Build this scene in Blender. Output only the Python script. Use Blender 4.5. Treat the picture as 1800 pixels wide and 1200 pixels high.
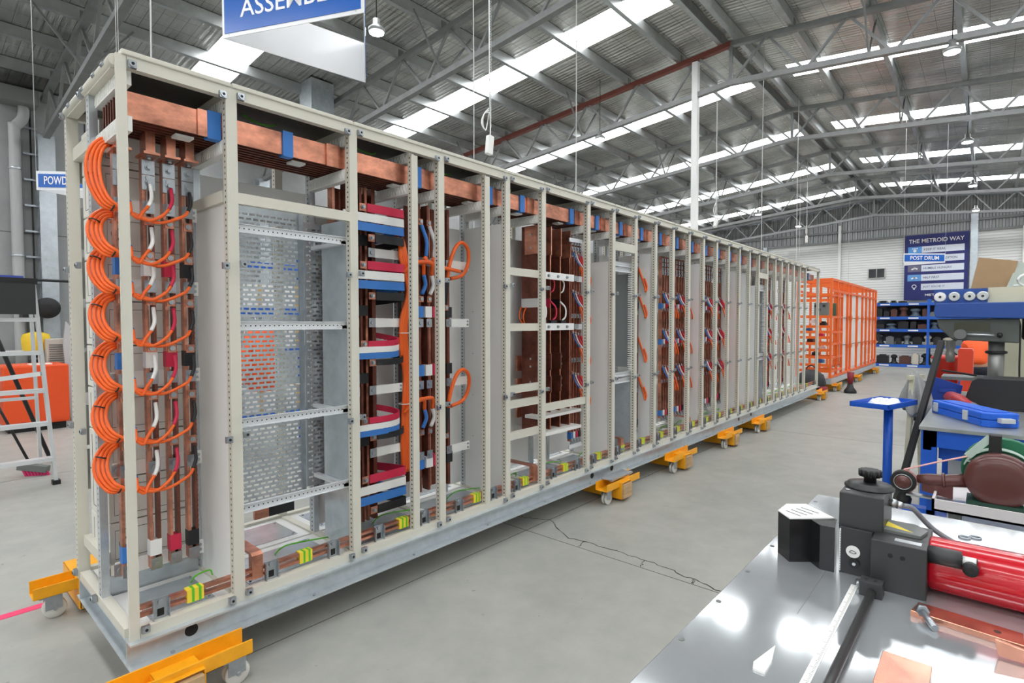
import bpy, bmesh, math, random
from mathutils import Vector, Matrix
random.seed(7)
for o in list(bpy.data.objects): bpy.data.objects.remove(o, do_unlink=True)
SC = bpy.context.scene
COL = SC.collection
PI = math.pi

# ------------------------------------------------------------------ camera, world, exposure
YAW, PIT, ROLL = math.radians(41.176), math.radians(-1.951), math.radians(-0.062)
fw = Vector((math.cos(YAW)*math.cos(PIT), math.sin(YAW)*math.cos(PIT), math.sin(PIT)))
r0 = Vector((math.sin(YAW), -math.cos(YAW), 0)); u0 = r0.cross(fw)
rv = r0*math.cos(ROLL)+u0*math.sin(ROLL); uv = -r0*math.sin(ROLL)+u0*math.cos(ROLL)
cd = bpy.data.cameras.new('camera'); cam = bpy.data.objects.new('camera', cd); COL.objects.link(cam)
m = Matrix((rv, uv, -fw)).transposed().to_4x4(); m.translation = (-0.601, -2.485, 1.52)
cam.matrix_world = m
cd.sensor_width = 36; cd.lens = 959.13/1800*36; cd.clip_start = 0.02; cd.clip_end = 200
SC.camera = cam
w = bpy.data.worlds.new('world'); SC.world = w; w.use_nodes = True
w.node_tree.nodes['Background'].inputs[0].default_value = (0.75, 0.85, 1, 1)
w.node_tree.nodes['Background'].inputs[1].default_value = 1.0
SC.view_settings.view_transform = 'Standard'; SC.view_settings.look = 'None'
SC.view_settings.gamma = 1; SC.view_settings.use_curve_mapping = False
SC.view_settings.exposure = 0.0
SKY_STRENGTH = 11.0      # daylight through the translucent roof sheets
LAMP_STRENGTH = 120.0

# ------------------------------------------------------------------ materials
def lin(c):
    return tuple(((v/255)/12.92 if v/255 <= 0.04045 else ((v/255+0.055)/1.055)**2.4) for v in c)
MATS = {}
def mat(name, rgb, rough=0.5, metal=0.0, var=0.0, scale=8.0, bump=0.0, bscale=40.0, emit=None, strength=0, stretch=None, coat=0, trans=0):
    if name in MATS: return MATS[name]
    mt = bpy.data.materials.new(name); mt.use_nodes = True
    nt = mt.node_tree; N = nt.nodes; L = nt.links; b = N['Principled BSDF']
    c = lin(rgb)
    b.inputs['Base Color'].default_value = (*c, 1); b.inputs['Roughness'].default_value = rough
    b.inputs['Metallic'].default_value = metal
    if coat: b.inputs['Coat Weight'].default_value = coat
    if trans: b.inputs['Transmission Weight'].default_value = trans
    if emit:
        b.inputs['Emission Color'].default_value = (*lin(emit), 1); b.inputs['Emission Strength'].default_value = strength
    if var or bump:
        tc = N.new('ShaderNodeTexCoord'); mp = N.new('ShaderNodeMapping'); L.new(tc.outputs['Object'], mp.inputs[0])
        if stretch: mp.inputs['Scale'].default_value = stretch
    if var:
        n = N.new('ShaderNodeTexNoise'); n.inputs['Scale'].default_value = scale; n.inputs['Detail'].default_value = 6
        n.inputs['Roughness'].default_value = 0.65
        L.new(mp.outputs[0], n.inputs['Vector'])
        r = N.new('ShaderNodeValToRGB'); r.color_ramp.elements[0].position = 0.32; r.color_ramp.elements[1].position = 0.68
        r.color_ramp.elements[0].color = (*[v*(1-var) for v in c], 1); r.color_ramp.elements[1].color = (*[min(1, v*(1+var)) for v in c], 1)
        L.new(n.outputs['Fac'], r.inputs[0]); L.new(r.outputs[0], b.inputs['Base Color'])
    if bump:
        n2 = N.new('ShaderNodeTexNoise'); n2.inputs['Scale'].default_value = bscale; n2.inputs['Detail'].default_value = 4
        L.new(mp.outputs[0], n2.inputs['Vector'])
        bp = N.new('ShaderNodeBump'); bp.inputs['Strength'].default_value = bump; bp.inputs['Distance'].default_value = 0.02
        L.new(n2.outputs['Fac'], bp.inputs['Height']); L.new(bp.outputs[0], b.inputs['Normal'])
    MATS[name] = mt
    return mt
def math_node(nt, op, a, b=None):
    n = nt.nodes.new('ShaderNodeMath'); n.operation = op
    for i, v in enumerate((a, b)):
        if v is None: continue
        if isinstance(v, (int, float)): n.inputs[i].default_value = v
        else: nt.links.new(v, n.inputs[i])
    return n.outputs[0]
def mix_color(nt, fac, a, b):
    n = nt.nodes.new('ShaderNodeMix'); n.data_type = 'RGBA'
    nt.links.new(fac, n.inputs[0])
    for i, v in ((6, a), (7, b)):
        if isinstance(v, tuple): n.inputs[i].default_value = (*v, 1)
        else: nt.links.new(v, n.inputs[i])
    return n.outputs[2]
def xyz(nt):
    tc = nt.nodes.new('ShaderNodeTexCoord'); s = nt.nodes.new('ShaderNodeSeparateXYZ'); nt.links.new(tc.outputs['Object'], s.inputs[0])
    return s.outputs[0], s.outputs[1], s.outputs[2]
def perforated(name, rgb, axis, pitch=0.025, rad=0.0052, rough=0.45, metal=0.0):
    """sheet with a row of small punched holes down its middle"""
    mt = mat(name, rgb, rough, metal); nt = mt.node_tree; X, Y, Z = xyz(nt)
    A, Bc = ((X, Z), (Y, Z), (Y, X))[{'x': 0, 'y': 1, 'h': 2}[axis]]
    f = math_node(nt, 'SUBTRACT', math_node(nt, 'FRACT', math_node(nt, 'DIVIDE', Bc, pitch)), 0.5)
    d = math_node(nt, 'ADD', math_node(nt, 'POWER', math_node(nt, 'MULTIPLY', f, pitch), 2), math_node(nt, 'POWER', A, 2))
    hole = math_node(nt, 'LESS_THAN', d, rad*rad)
    c = mix_color(nt, hole, lin(rgb), (0.01, 0.01, 0.01)); nt.links.new(c, nt.nodes['Principled BSDF'].inputs['Base Color'])
    return mt

beige = mat('powder_coat_beige', (212, 209, 196), 0.42)
post_side = perforated('post_side_perforated', (206, 203, 190), 'y')
galv_side = perforated('zinc_side_perforated', (196, 200, 203), 'y', metal=0.3)
white = mat('white_panel', (236, 236, 234), 0.35)
offwhite = mat('module_white', (228, 225, 218), 0.45)
insul = mat('white_insulator', (236, 236, 232), 0.5)
comb_mat = mat('moulded_support', (226, 226, 224), 0.5, bump=0.3, bscale=60)
zinc = mat('zinc_plated', (172, 178, 184), 0.28, 0.85, var=0.12, scale=30)
zincrail = mat('zinc_rail_white', (226, 229, 232), 0.35, 0.35)
galv = mat('galvanised_channel', (198, 205, 209), 0.36, 0.45, var=0.1, scale=14)
galvpanel = mat('galvanised_sheet', (196, 203, 209), 0.27, 0.6, var=0.12, scale=12)
copper = mat('copper_bar', (200, 136, 112), 0.3, 0.78, var=0.5, scale=6, stretch=(1, 1, 1.8))
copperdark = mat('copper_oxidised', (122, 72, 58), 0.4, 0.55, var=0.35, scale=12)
orange = mat('orange_cable', (244, 104, 32), 0.42)
c_white = mat('phase_white', (238, 238, 235), 0.5)
c_red = mat('phase_red', (206, 36, 74), 0.5)
c_black = mat('phase_black', (30, 31, 34), 0.5)
c_blue = mat('phase_blue', (56, 122, 200), 0.5)
c_green = mat('earth_green', (90, 190, 40), 0.5)
c_yellow = mat('earth_yellow', (238, 214, 60), 0.5)
dark = mat('dark_gap', (22, 22, 22), 0.7)
grey = mat('machine_grey', (108, 112, 110), 0.45)
yellow = mat('dolly_yellow', (244, 170, 22), 0.42, var=0.08, scale=10)
nylon = mat('nylon_wheel', (214, 212, 205), 0.5)
rubber = mat('black_rubber', (26, 26, 28), 0.55)
steel = mat('brushed_steel', (200, 204, 206), 0.28, 0.9, var=0.05, scale=20)
wood = mat('timber_packer', (190, 160, 120), 0.7, var=0.15, scale=6, stretch=(1, 8, 8))
truss_mat = mat('truss_steel', (128, 130, 130), 0.5, 0.4, var=0.12, scale=6)
red_oxide = mat('red_oxide_steel', (120, 62, 52), 0.55, 0.1)
purlin_mat = mat('purlin_galvanised', (170, 174, 174), 0.36, 0.7, var=0.12, scale=5)
rope = mat('suspension_wire', (200, 200, 200), 0.5)
signblue = mat('sign_blue', (28, 98, 190), 0.18)
signwhite = mat('sign_white', (240, 242, 245), 0.16)
textwhite = mat('lettering_white', (250, 250, 250), 0.5)
racking = mat('racking_blue', (24, 92, 190), 0.4)
navy = mat('banner_navy', (40, 46, 112), 0.6)
oframe = mat('orange_frame_paint', (238, 106, 34), 0.4)

def skin(name, rgb): return mat(name, rgb, 0.5)

# ------------------------------------------------------------------ mesh helpers
W = {}
class MB:
    def __init__(s): s.v = []; s.f = []; s.m = []; s.s = []
    def face(s, idx, mi=0, sm=False): s.f.append(tuple(idx)); s.m.append(mi); s.s.append(sm)
    def box(s, x0, x1, y0, y1, z0, z1, mi=0, sides=None):
        b = len(s.v)
        s.v += [(x0,y0,z0),(x1,y0,z0),(x1,y1,z0),(x0,y1,z0),(x0,y0,z1),(x1,y0,z1),(x1,y1,z1),(x0,y1,z1)]
        for k, q in enumerate(((0,3,2,1),(4,5,6,7),(0,1,5,4),(1,2,6,5),(2,3,7,6),(3,0,4,7))):
            s.face([b+i for i in q], (sides if (sides is not None and k in (3, 5)) else mi))
        return s
    def hexa(s, pts, mi=0):
        b = len(s.v); s.v += [tuple(p) for p in pts]
        for q in ((0,3,2,1),(4,5,6,7),(0,1,5,4),(1,2,6,5),(2,3,7,6),(3,0,4,7)): s.face([b+i for i in q], mi)
        return s
    def obox(s, c, size, M, mi=0):
        c = Vector(c); hx, hy, hz = (v/2 for v in size); b = len(s.v)
        for (x, y, z) in ((-hx,-hy,-hz),(hx,-hy,-hz),(hx,hy,-hz),(-hx,hy,-hz),(-hx,-hy,hz),(hx,-hy,hz),(hx,hy,hz),(-hx,hy,hz)):
            s.v.append(tuple(c+M@Vector((x,y,z))))
        for q in ((0,3,2,1),(4,5,6,7),(0,1,5,4),(1,2,6,5),(2,3,7,6),(3,0,4,7)): s.face([b+i for i in q], mi)
        return s
    def bar(s, p0, p1, wd, ht, up=(0,0,1), mi=0):
        p0 = Vector(p0); p1 = Vector(p1); d = p1-p0; L = d.length; x = d.normalized()
        up = Vector(up); y = up.cross(x)
        if y.length < 1e-4: y = Vector((0,1,0)).cross(x)
        y.normalize(); z = x.cross(y)
        return s.obox((p0+p1)/2, (L, wd, ht), Matrix((x,y,z)).transposed(), mi)
    def tube(s, pts, r, n=8, mi=0, cap=True, radii=None):
        pts = [Vector(p) for p in pts]; b = len(s.v); prev = None
        for i, p in enumerate(pts):
            t = (pts[min(i+1, len(pts)-1)]-pts[max(i-1, 0)]).normalized()
            if prev is None:
                a = Vector((0,0,1)) if abs(t.z) < 0.9 else Vector((1,0,0))
                nx = t.cross(a).normalized()
            else:
                nx = (prev-t*prev.dot(t)).normalized()
            prev = nx; ny = t.cross(nx)
            rr = radii[i] if radii else r
            for k in range(n):
                a = 2*PI*k/n; s.v.append(tuple(p+nx*math.cos(a)*rr+ny*math.sin(a)*rr))
        for i in range(len(pts)-1):
            for k in range(n):
                s.face((b+i*n+k, b+i*n+(k+1)%n, b+(i+1)*n+(k+1)%n, b+(i+1)*n+k), mi, True)
        if cap:
            s.face([b+k for k in reversed(range(n))], mi); e = b+(len(pts)-1)*n; s.face([e+k for k in range(n)], mi)
        return s
    def cyl(s, p0, p1, r, n=16, r2=None, mi=0):
        return s.tube([p0, p1], r, n, mi, True, [r, r if r2 is None else r2])
    def ring(s, c, axis, r, tube, n=24, k=8, mi=0):
        c = Vector(c); ax = Vector(axis).normalized(); a = ax.orthogonal().normalized(); b2 = ax.cross(a); b = len(s.v)
        for i in range(n):
            t = 2*PI*i/n; d = a*math.cos(t)+b2*math.sin(t)
            for j in range(k):
                q = 2*PI*j/k; s.v.append(tuple(c+d*(r+tube*math.cos(q))+ax*tube*math.sin(q)))
        for i in range(n):
            for j in range(k):
                s.face((b+i*k+j, b+((i+1)%n)*k+j, b+((i+1)%n)*k+(j+1)%k, b+i*k+(j+1)%k), mi, True)
        return s
    def lathe(s, c, prof, n=24, axis='z', mi=0, smooth=True):
        c = Vector(c); b = len(s.v)
        for (r, h) in prof:
            for k in range(n):
                a = 2*PI*k/n; x, y = r*math.cos(a), r*math.sin(a)
                s.v.append(tuple(c+Vector({'z': (x,y,h), 'x': (h,x,y), 'y': (y,h,x)}[axis])))
        for i in range(len(prof)-1):
            for k in range(n): s.face((b+i*n+k, b+i*n+(k+1)%n, b+(i+1)*n+(k+1)%n, b+(i+1)*n+k), mi, smooth)
        s.face([b+k for k in reversed(range(n))], mi); e = b+(len(prof)-1)*n; s.face([e+k for k in range(n)], mi)
        return s
    def prism(s, poly, axis, a, bb, mi=0):
        b = len(s.v); n = len(poly)
        for t in (a, bb):
            for (p, q) in poly: s.v.append({'x': (t,p,q), 'y': (p,t,q), 'z': (p,q,t)}[axis])
        s.face([b+i for i in range(n)], mi); s.face([b+n+i for i in reversed(range(n))], mi)
        for i in range(n): s.face((b+i, b+n+i, b+n+(i+1)%n, b+(i+1)%n), mi)
        return s
    def ribbon(s, pts, width, thick, up=(0,0,1), mi=0):
        """flat strap following pts; width along up, thickness sideways"""
        pts = [Vector(p) for p in pts]; up = Vector(up); b = len(s.v)
        for i, p in enumerate(pts):
            t = (pts[min(i+1, len(pts)-1)]-pts[max(i-1, 0)]).normalized(); sd = t.cross(up).normalized(); uu = sd.cross(t).normalized()
            for (a, c) in ((-1,-1),(1,-1),(1,1),(-1,1)): s.v.append(tuple(p+sd*a*thick/2+uu*c*width/2))
        for i in range(len(pts)-1):
            for k in range(4): s.face((b+i*4+k, b+i*4+(k+1)%4, b+(i+1)*4+(k+1)%4, b+(i+1)*4+k), mi)
        s.face((b+3, b+2, b+1, b), mi); e = b+(len(pts)-1)*4; s.face((e, e+1, e+2, e+3), mi)
        return s
    def mesh(s, name, mats):
        me = bpy.data.meshes.new(name); me.from_pydata(s.v, [], s.f)
        for mm in (mats if isinstance(mats, (list, tuple)) else [mats]): me.materials.append(mm)
        me.polygons.foreach_set('material_index', s.m); me.polygons.foreach_set('use_smooth', s.s); me.update()
        bm = bmesh.new(); bm.from_mesh(me); bmesh.ops.recalc_face_normals(bm, faces=bm.faces); bm.to_mesh(me); bm.free()
        return me
    def build(s, name, mats, parent=None, loc=None, label=None, bevel=0):
        return link(name, s.mesh(name, mats), parent, loc, label, bevel)
def link(name, me, parent=None, loc=None, label=None, bevel=0, rot=None):
    o = bpy.data.objects.new(name, me); COL.objects.link(o)
    wl = Vector(loc) if loc is not None else Vector((0,0,0))
    if parent is not None:
        o.parent = parent
        o.location = wl-W[parent.name] if parent.name in W else wl
    else: o.location = wl
    if rot: o.rotation_euler = rot
    W[o.name] = wl
    if label: o['label'] = label
    if bevel:
        md = o.modifiers.new('bevel', 'BEVEL'); md.width = bevel; md.segments = 2; md.limit_method = 'ANGLE'
    return o
def tag(o, label, cat, group=None):
    o['label'] = label; o['category'] = cat
    if group: o['group'] = group
    return o
def thing(name, label, cat, loc=(0,0,0), group=None):
    o = bpy.data.objects.new(name, None); COL.objects.link(o); o.location = loc; o.empty_display_size = 0.1
    W[o.name] = Vector(loc); return tag(o, label, cat, group)
def struct(name, mb, mats, parent=None):
    o = mb.build(name, mats, parent)
    if parent is None: o['kind'] = 'structure'
    return o
def spline(pts, n=6):
    pts = [Vector(p) for p in pts]; out = []
    P = [pts[0]*2-pts[1]]+pts+[pts[-1]*2-pts[-2]]
    for i in range(1, len(P)-2):
        p0, p1, p2, p3 = P[i-1:i+3]
        for k in range(n):
            t = k/n
            out.append(0.5*((2*p1)+(p2-p0)*t+(2*p0-5*p1+4*p2-p3)*t*t+(3*p1-p0-3*p2+p3)*t**3))
    out.append(pts[-1]); return out
def text_mesh(body, size, name='lettering', bold=0.0):
    cu = bpy.data.curves.new(name, 'FONT'); cu.body = body; cu.size = size; cu.extrude = 0.0015; cu.offset = bold
    cu.align_x = 'LEFT'; cu.resolution_u = 3
    o = bpy.data.objects.new(name, cu); COL.objects.link(o)
    me = bpy.data.meshes.new_from_object(o.evaluated_get(bpy.context.evaluated_depsgraph_get()))
    bpy.data.objects.remove(o, do_unlink=True)
    return me
def place_text(body, origin, right, up, width, height, parent, material, name='lettering', bold=0.0):
    """flat letters, lower left at origin, stretched to width x height"""
    bpy.context.view_layer.update()
    me = text_mesh(body, 1.0, name, bold)
    xs = [v.co.x for v in me.vertices]; ys = [v.co.y for v in me.vertices]
    x0, x1, y0, y1 = min(xs), max(xs), min(ys), max(ys)
    R = Vector(right).normalized(); U = Vector(up).normalized(); Nn = R.cross(U); O = Vector(origin)
    for v in me.vertices:
        v.co = O+R*((v.co.x-x0)/(x1-x0)*width)+U*((v.co.y-y0)/(y1-y0)*height)+Nn*v.co.z
    me.materials.clear(); me.materials.append(material)
    return link(name, me, parent)

# ------------------------------------------------------------------ the building
X0, X1, YL, YR = -16.0, 24.2, 9.5, -8.0
RY, RZ, SL = 0.72, 6.165, 0.088
def roof_z(y, top=RZ): return top-SL*abs(y-RY)
def make_foil():
    mt = mat('roof_foil', (186, 186, 182), 0.27, 0.9); nt = mt.node_tree; N = nt.nodes; L = nt.links; b = N['Principled BSDF']
    X, Y, Z = xyz(nt)
    tc = N.new('ShaderNodeTexCoord'); mp = N.new('ShaderNodeMapping'); mp.inputs['Scale'].default_value = (9, 0.7, 1); L.new(tc.outputs['Object'], mp.inputs[0])
    n1 = N.new('ShaderNodeTexNoise'); n1.inputs['Scale'].default_value = 2.2; n1.inputs['Detail'].default_value = 5; L.new(mp.outputs[0], n1.inputs['Vector'])
    n2 = N.new('ShaderNodeTexNoise'); n2.inputs['Scale'].default_value = 1.3; n2.inputs['Detail'].default_value = 3; L.new(tc.outputs['Object'], n2.inputs['Vector'])
    wv = math_node(nt, 'SINE', math_node(nt, 'MULTIPLY', X, 2*PI/0.085))
    h = math_node(nt, 'ADD', math_node(nt, 'MULTIPLY', n1.outputs['Fac'], 1.6), math_node(nt, 'MULTIPLY', wv, 0.16))
    bp = N.new('ShaderNodeBump'); bp.inputs['Strength'].default_value = 0.7; bp.inputs['Distance'].default_value = 0.03
    L.new(h, bp.inputs['Height']); L.new(bp.outputs[0], b.inputs['Normal'])
    gx = math_node(nt, 'LESS_THAN', math_node(nt, 'FRACT', math_node(nt, 'DIVIDE', X, 0.15)), 0.035)
    gy = math_node(nt, 'LESS_THAN', math_node(nt, 'FRACT', math_node(nt, 'DIVIDE', Y, 0.30)), 0.018)
    wire = math_node(nt, 'MAXIMUM', gx, gy)
    r = N.new('ShaderNodeValToRGB'); r.color_ramp.elements[0].position = 0.35; r.color_ramp.elements[1].position = 0.7
    r.color_ramp.elements[0].color = (*lin((168, 168, 162)), 1); r.color_ramp.elements[1].color = (*lin((214, 214, 210)), 1)
    L.new(n2.outputs['Fac'], r.inputs[0])
    L.new(mix_color(nt, wire, r.outputs[0], lin((96, 96, 94))), b.inputs['Base Color'])
    return mt
def make_floor():
    mt = mat('floor_concrete', (172, 173, 166), 0.42); nt = mt.node_tree; N = nt.nodes; L = nt.links; b = N['Principled BSDF']
    tc = N.new('ShaderNodeTexCoord')
    def noise(sc, det, ro=0.6):
        n = N.new('ShaderNodeTexNoise'); n.inputs['Scale'].default_value = sc; n.inputs['Detail'].default_value = det; n.inputs['Roughness'].default_value = ro
        L.new(tc.outputs['Object'], n.inputs['Vector']); return n.outputs['Fac']
    r = N.new('ShaderNodeValToRGB'); r.color_ramp.elements[0].position = 0.3; r.color_ramp.elements[1].position = 0.72
    r.color_ramp.elements[0].color = (*lin((150, 151, 145)), 1); r.color_ramp.elements[1].color = (*lin((180, 180, 173)), 1)
    L.new(math_node(nt, 'ADD', math_node(nt, 'MULTIPLY', noise(0.9, 8, 0.7), 0.6), math_node(nt, 'MULTIPLY', noise(6, 6), 0.4)), r.inputs[0])
    spot = math_node(nt, 'GREATER_THAN', noise(14, 2), 0.735)
    L.new(mix_color(nt, math_node(nt, 'MULTIPLY', spot, 0.5), r.outputs[0], lin((110, 108, 100))), b.inputs['Base Color'])
    rr = math_node(nt, 'ADD', math_node(nt, 'MULTIPLY', noise(2.5, 5), 0.3), 0.28); L.new(rr, b.inputs['Roughness'])
    return mt
def make_cladding():
    mt = mat('white_ribbed_cladding', (236, 237, 234), 0.5); nt = mt.node_tree; N = nt.nodes; L = nt.links; b = N['Principled BSDF']
    X, Y, Z = xyz(nt)
    f = math_node(nt, 'FRACT', math_node(nt, 'DIVIDE', Z, 0.095))
    groove = math_node(nt, 'LESS_THAN', f, 0.2)
    bp = N.new('ShaderNodeBump'); bp.inputs['Strength'].default_value = 0.8; bp.inputs['Distance'].default_value = 0.02; bp.invert = True
    L.new(groove, bp.inputs['Height']); L.new(bp.outputs[0], b.inputs['Normal'])
    L.new(mix_color(nt, groove, lin((236, 237, 234)), lin((196, 198, 196))), b.inputs['Base Color'])
    return mt
foil = make_foil(); floor_mat = make_floor(); clad = make_cladding()
concrete = mat('precast_concrete', (156, 158, 158), 0.75, var=0.08, scale=2.5, bump=0.1, bscale=30)
greyclad = mat('grey_corrugated', (158, 161, 162), 0.45, 0.3)
skymat = mat('translucent_sheet', (245, 250, 255), 0.6, emit=(252, 253, 255), strength=SKY_STRENGTH)
jointm = mat('joint_dark', (92, 90, 84), 0.9)
crackm = mat('crack_dark', (70, 66, 60), 0.95)

floor = struct('floor', MB().box(X0, X1, YR, YL, -0.2, 0), floor_mat)
for (a, b) in (((2.42, -8, 0), (2.47, 9.5, 0)), ((-16, 0.06, 0), (24, 0.02, 0)), ((7.6, -8, 0), (7.6, 9.5, 0)), ((13, -8, 0), (13, 9.5, 0)), ((-16, 4.6, 0), (24, 4.6, 0))):
    MB().bar(Vector(a)+Vector((0,0,0.0004)), Vector(b)+Vector((0,0,0.0004)), 0.005, 0.001).build('saw_joint', jointm, floor)
def crack(pts, wd):
    mb = MB(); out = []
    for i in range(len(pts)-1):
        a = Vector(pts[i]); b = Vector(pts[i+1]); n = 7
        for k in range(n):
            p = a.lerp(b, k/n); out.append(Vector((p.x+random.uniform(-.014, .014), p.y+random.uniform(-.01, .01), 0.0008)))
    out.append(Vector((*pts[-1][:2], 0.0008)))
    for i in range(len(out)-1):
        mb.bar(out[i], out[i+1], wd*random.uniform(0.5, 1.3), 0.001)
    mb.build('floor_crack', crackm, floor)
crack([(2.735,.054,0),(2.532,-.277,0),(2.56,-.6,0),(2.55,-.923,0),(2.51,-1.15,0),(2.47,-1.345,0),(2.45,-1.7,0)], 0.007)
crack([(2.735,.054,0),(2.66,.16,0),(2.62,.3,0)], 0.004)
crack([(2.545,-.40,0),(2.455,-.41,0)], 0.004); crack([(2.55,-.85,0),(2.45,-.88,0)], 0.004); crack([(2.5,-1.2,0),(2.44,-1.22,0)], 0.004)

ceil = bpy.data.objects.new('ceiling', None)
skys = [(2.72+3.7*k, 3.32+3.7*k) for k in range(-5, 6)]
mbs = MB(); xs = X0
def slope_box(mb, xa, xb, ya, yb, za=0.0, zb=0.03):
    p = []
    for z in (za, zb):
        for (x, y) in ((xa,ya),(xb,ya),(xb,yb),(xa,yb)): p.append((x, y, roof_z(y)+z))
    mb.hexa(p)
for (a, b) in skys+[(X1+0.3, 0)]:
    slope_box(mbs, xs, a, RY, YL+.3); slope_box(mbs, xs, a, YR-.3, RY); xs = b
ceil = struct('ceiling', mbs, foil)
ybays_l = [RY+0.35, 1.95, 3.2, 4.6, 6.0, 7.4, YL+.2]; ybays_r = [RY-0.35, -0.65, -2.0, -3.4, -4.8, -6.4, YR-.2]
mbc = MB()
for (a, b) in skys:   # opaque ridge capping across each strip
    slope_box(mbc, a, b, RY, RY+0.35); slope_box(mbc, a, b, RY-0.35, RY)
mbc.build('ridge_capping', foil, ceil)
for (a, b) in skys:
    for seq in (ybays_l, ybays_r):
        for i in range(len(seq)-1):
            ya, yb = sorted((seq[i], seq[i+1])); mb = MB(); slope_box(mb, a, b, ya, yb, 0.005, 0.025); mb.build('skylight_panel', skymat, ceil)
PUR = [RY+0.13, RY-0.13]+[1.55+1.0*k for k in range(8)]+[-.2-.95*k for k in range(8)]
for y in PUR:   # lipped C purlins
    z = roof_z(y)-0.005; mb = MB()
    mb.box(X0, X1, y-.004, y+.0, z-.15, z); mb.box(X0, X1, y, y+.065, z-.004-.15, z-.15); mb.box(X0, X1, y, y+.065, z-.004, z); mb.box(X0, X1, y+.061, y+.065, z-.15, z-.13)
    mb.build('purlin', purlin_mat, ceil)

TR = [1.2+3.6*k for k in range(7)]
for ti, tx in enumerate(TR):
    lab = ['dark grey roof truss meeting the concrete wall at far left', 'grey roof truss passing above the hanging blue sign', 'roof truss with red oxide top chord beside the white column',
           'grey roof truss, first one beyond the white column', 'grey roof truss, second one beyond the white column', 'grey roof truss, third one beyond the white column', 'grey roof truss nearest the far cladding wall'][ti]
    t = thing('roof_truss', lab, 'truss', (tx, RY, 5.0), 'roof trusses spanning the workshop')
    zt, zb = 5.97, 5.36
    for sgn, ye in ((1, YL-.1), (-1, YR+.1)):
        f = lambda z0, y: z0-SL*abs(y-RY)
        tm = red_oxide if (ti == 2 and sgn == 1) else truss_mat
        MB().bar((tx, RY, zt), (tx, ye, f(zt, ye)), 0.09, 0.08).build('top_chord', tm, t)
        MB().bar((tx, RY, zb), (tx, ye, f(zb, ye)), 0.09, 0.08).build('bottom_chord', truss_mat, t)
        n = 8; L = abs(ye-RY)
        for i in range(n):
            ya = RY+sgn*L*(i+.04)/n; ym = RY+sgn*L*(i+.5)/n; yb = RY+sgn*L*(i+.96)/n
            MB().bar((tx, ya, f(zb, ya)+.03), (tx, ym-sgn*.03, f(zt, ym)-.03), 0.035, 0.035).build('web_member', truss_mat, t)
            MB().bar((tx, ym+sgn*.03, f(zt, ym)-.03), (tx, yb, f(zb, yb)+.03), 0.035, 0.035).build('web_member', truss_mat, t)
        for y in ((3.55, 6.55) if sgn == 1 else (-1.15, -4.0)):
            MB().bar((tx, y, f(zb, y)), (tx+.55, y, f(zt, y)+.1), 0.025, 0.025).build('fly_brace', truss_mat, t)
            MB().bar((tx, y, f(zb, y)), (tx-.55, y, f(zt, y)+.1), 0.025, 0.025).build('fly_brace', truss_mat, t)
    MB().bar((tx, RY, zb), (tx, RY, zt), 0.05, 0.05, up=(0,1,0)).build('king_post', truss_mat, t)
    for y in PUR[2:]:
        z = roof_z(y)-.155
        MB().box(tx-.045, tx+.045, y-.012, y-.006, z-.02, z+.11).build('purlin_cleat', truss_mat, t)

# walls
struct('wall_left', MB().box(X0, X1, YL, YL+.2, 0, roof_z(YL)-.02), concrete)
struct('wall_right', MB().box(X0, X1, YR-.2, YR, 0, roof_z(YR)-.02), clad)
gable = lambda x0, x1, z0: MB().prism([(YR, z0), (YL, z0), (YL, roof_z(YL)-.02), (RY, RZ-.02), (YR, roof_z(YR)-.02)], 'x', x0, x1)
struct('wall_back', gable(X0-.2, X0, 0), clad)
wf = struct('wall_far', gable(X1, X1+.2, 0), concrete)
MB().box(X1-.03, X1, YR, YL, 0, 4.66).build('ribbed_cladding', clad, wf)
mb = MB(); y = YR; k = 0                         # vertical trapezoidal ribs above
pts = []
while y < YL:
    pts += [(y, 0), (y+.07, 0), (y+.09, .045), (y+.15, .045)]; y += .17
b0 = len(mb.v)
for (y, d) in pts:
    mb.v += [(X1-.01-d, y, 4.66), (X1-.01-d, y, roof_z(y)-.03)]
for i in range(len(pts)-1): mb.face((b0+2*i, b0+2*i+2, b0+2*i+3, b0+2*i+1))
mb.build('corrugated_sheet', greyclad, wf)
MB().box(X1-.12, X1-.03, YR, YL, 4.64, 4.72).build('girt', truss_mat, wf)
MB().box(X1-.12, X1-.03, YR, YL, 5.02, 5.10).build('girt', truss_mat, wf)
for y, ww, mm, zt_ in ((4.75, .16, galvpanel, 4.7), (2.0, .09, c_white, 5.3), (-2.03, .2, galvpanel, 5.3), (-3.3, .1, c_white, 4.7)):
    MB().box(X1-.2, X1-.05, y-ww/2, y+ww/2, 0, zt_).build('wall_post', mm, wf)
mb = MB()
for (a, b, c, d) in ((.5,1.06,3.19,3.215),(.5,1.06,3.545,3.57),(.5,.53,3.19,3.57),(1.03,1.06,3.19,3.57),(.77,.79,3.19,3.57)): mb.box(X1-.09, X1-.03, a, b, c, d)
win = struct('window_1', mb, mat('window_frame', (200, 200, 196), .5))
MB().box(X1-.06, X1-.035, .52, .78, 3.21, 3.55).build('pane', mat('dark_glass', (28, 32, 36), .08), win)
MB().box(X1-.06, X1-.035, .78, 1.04, 3.21, 3.55).build('pane', mat('dark_glass', (28, 32, 36), .08), win)
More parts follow.
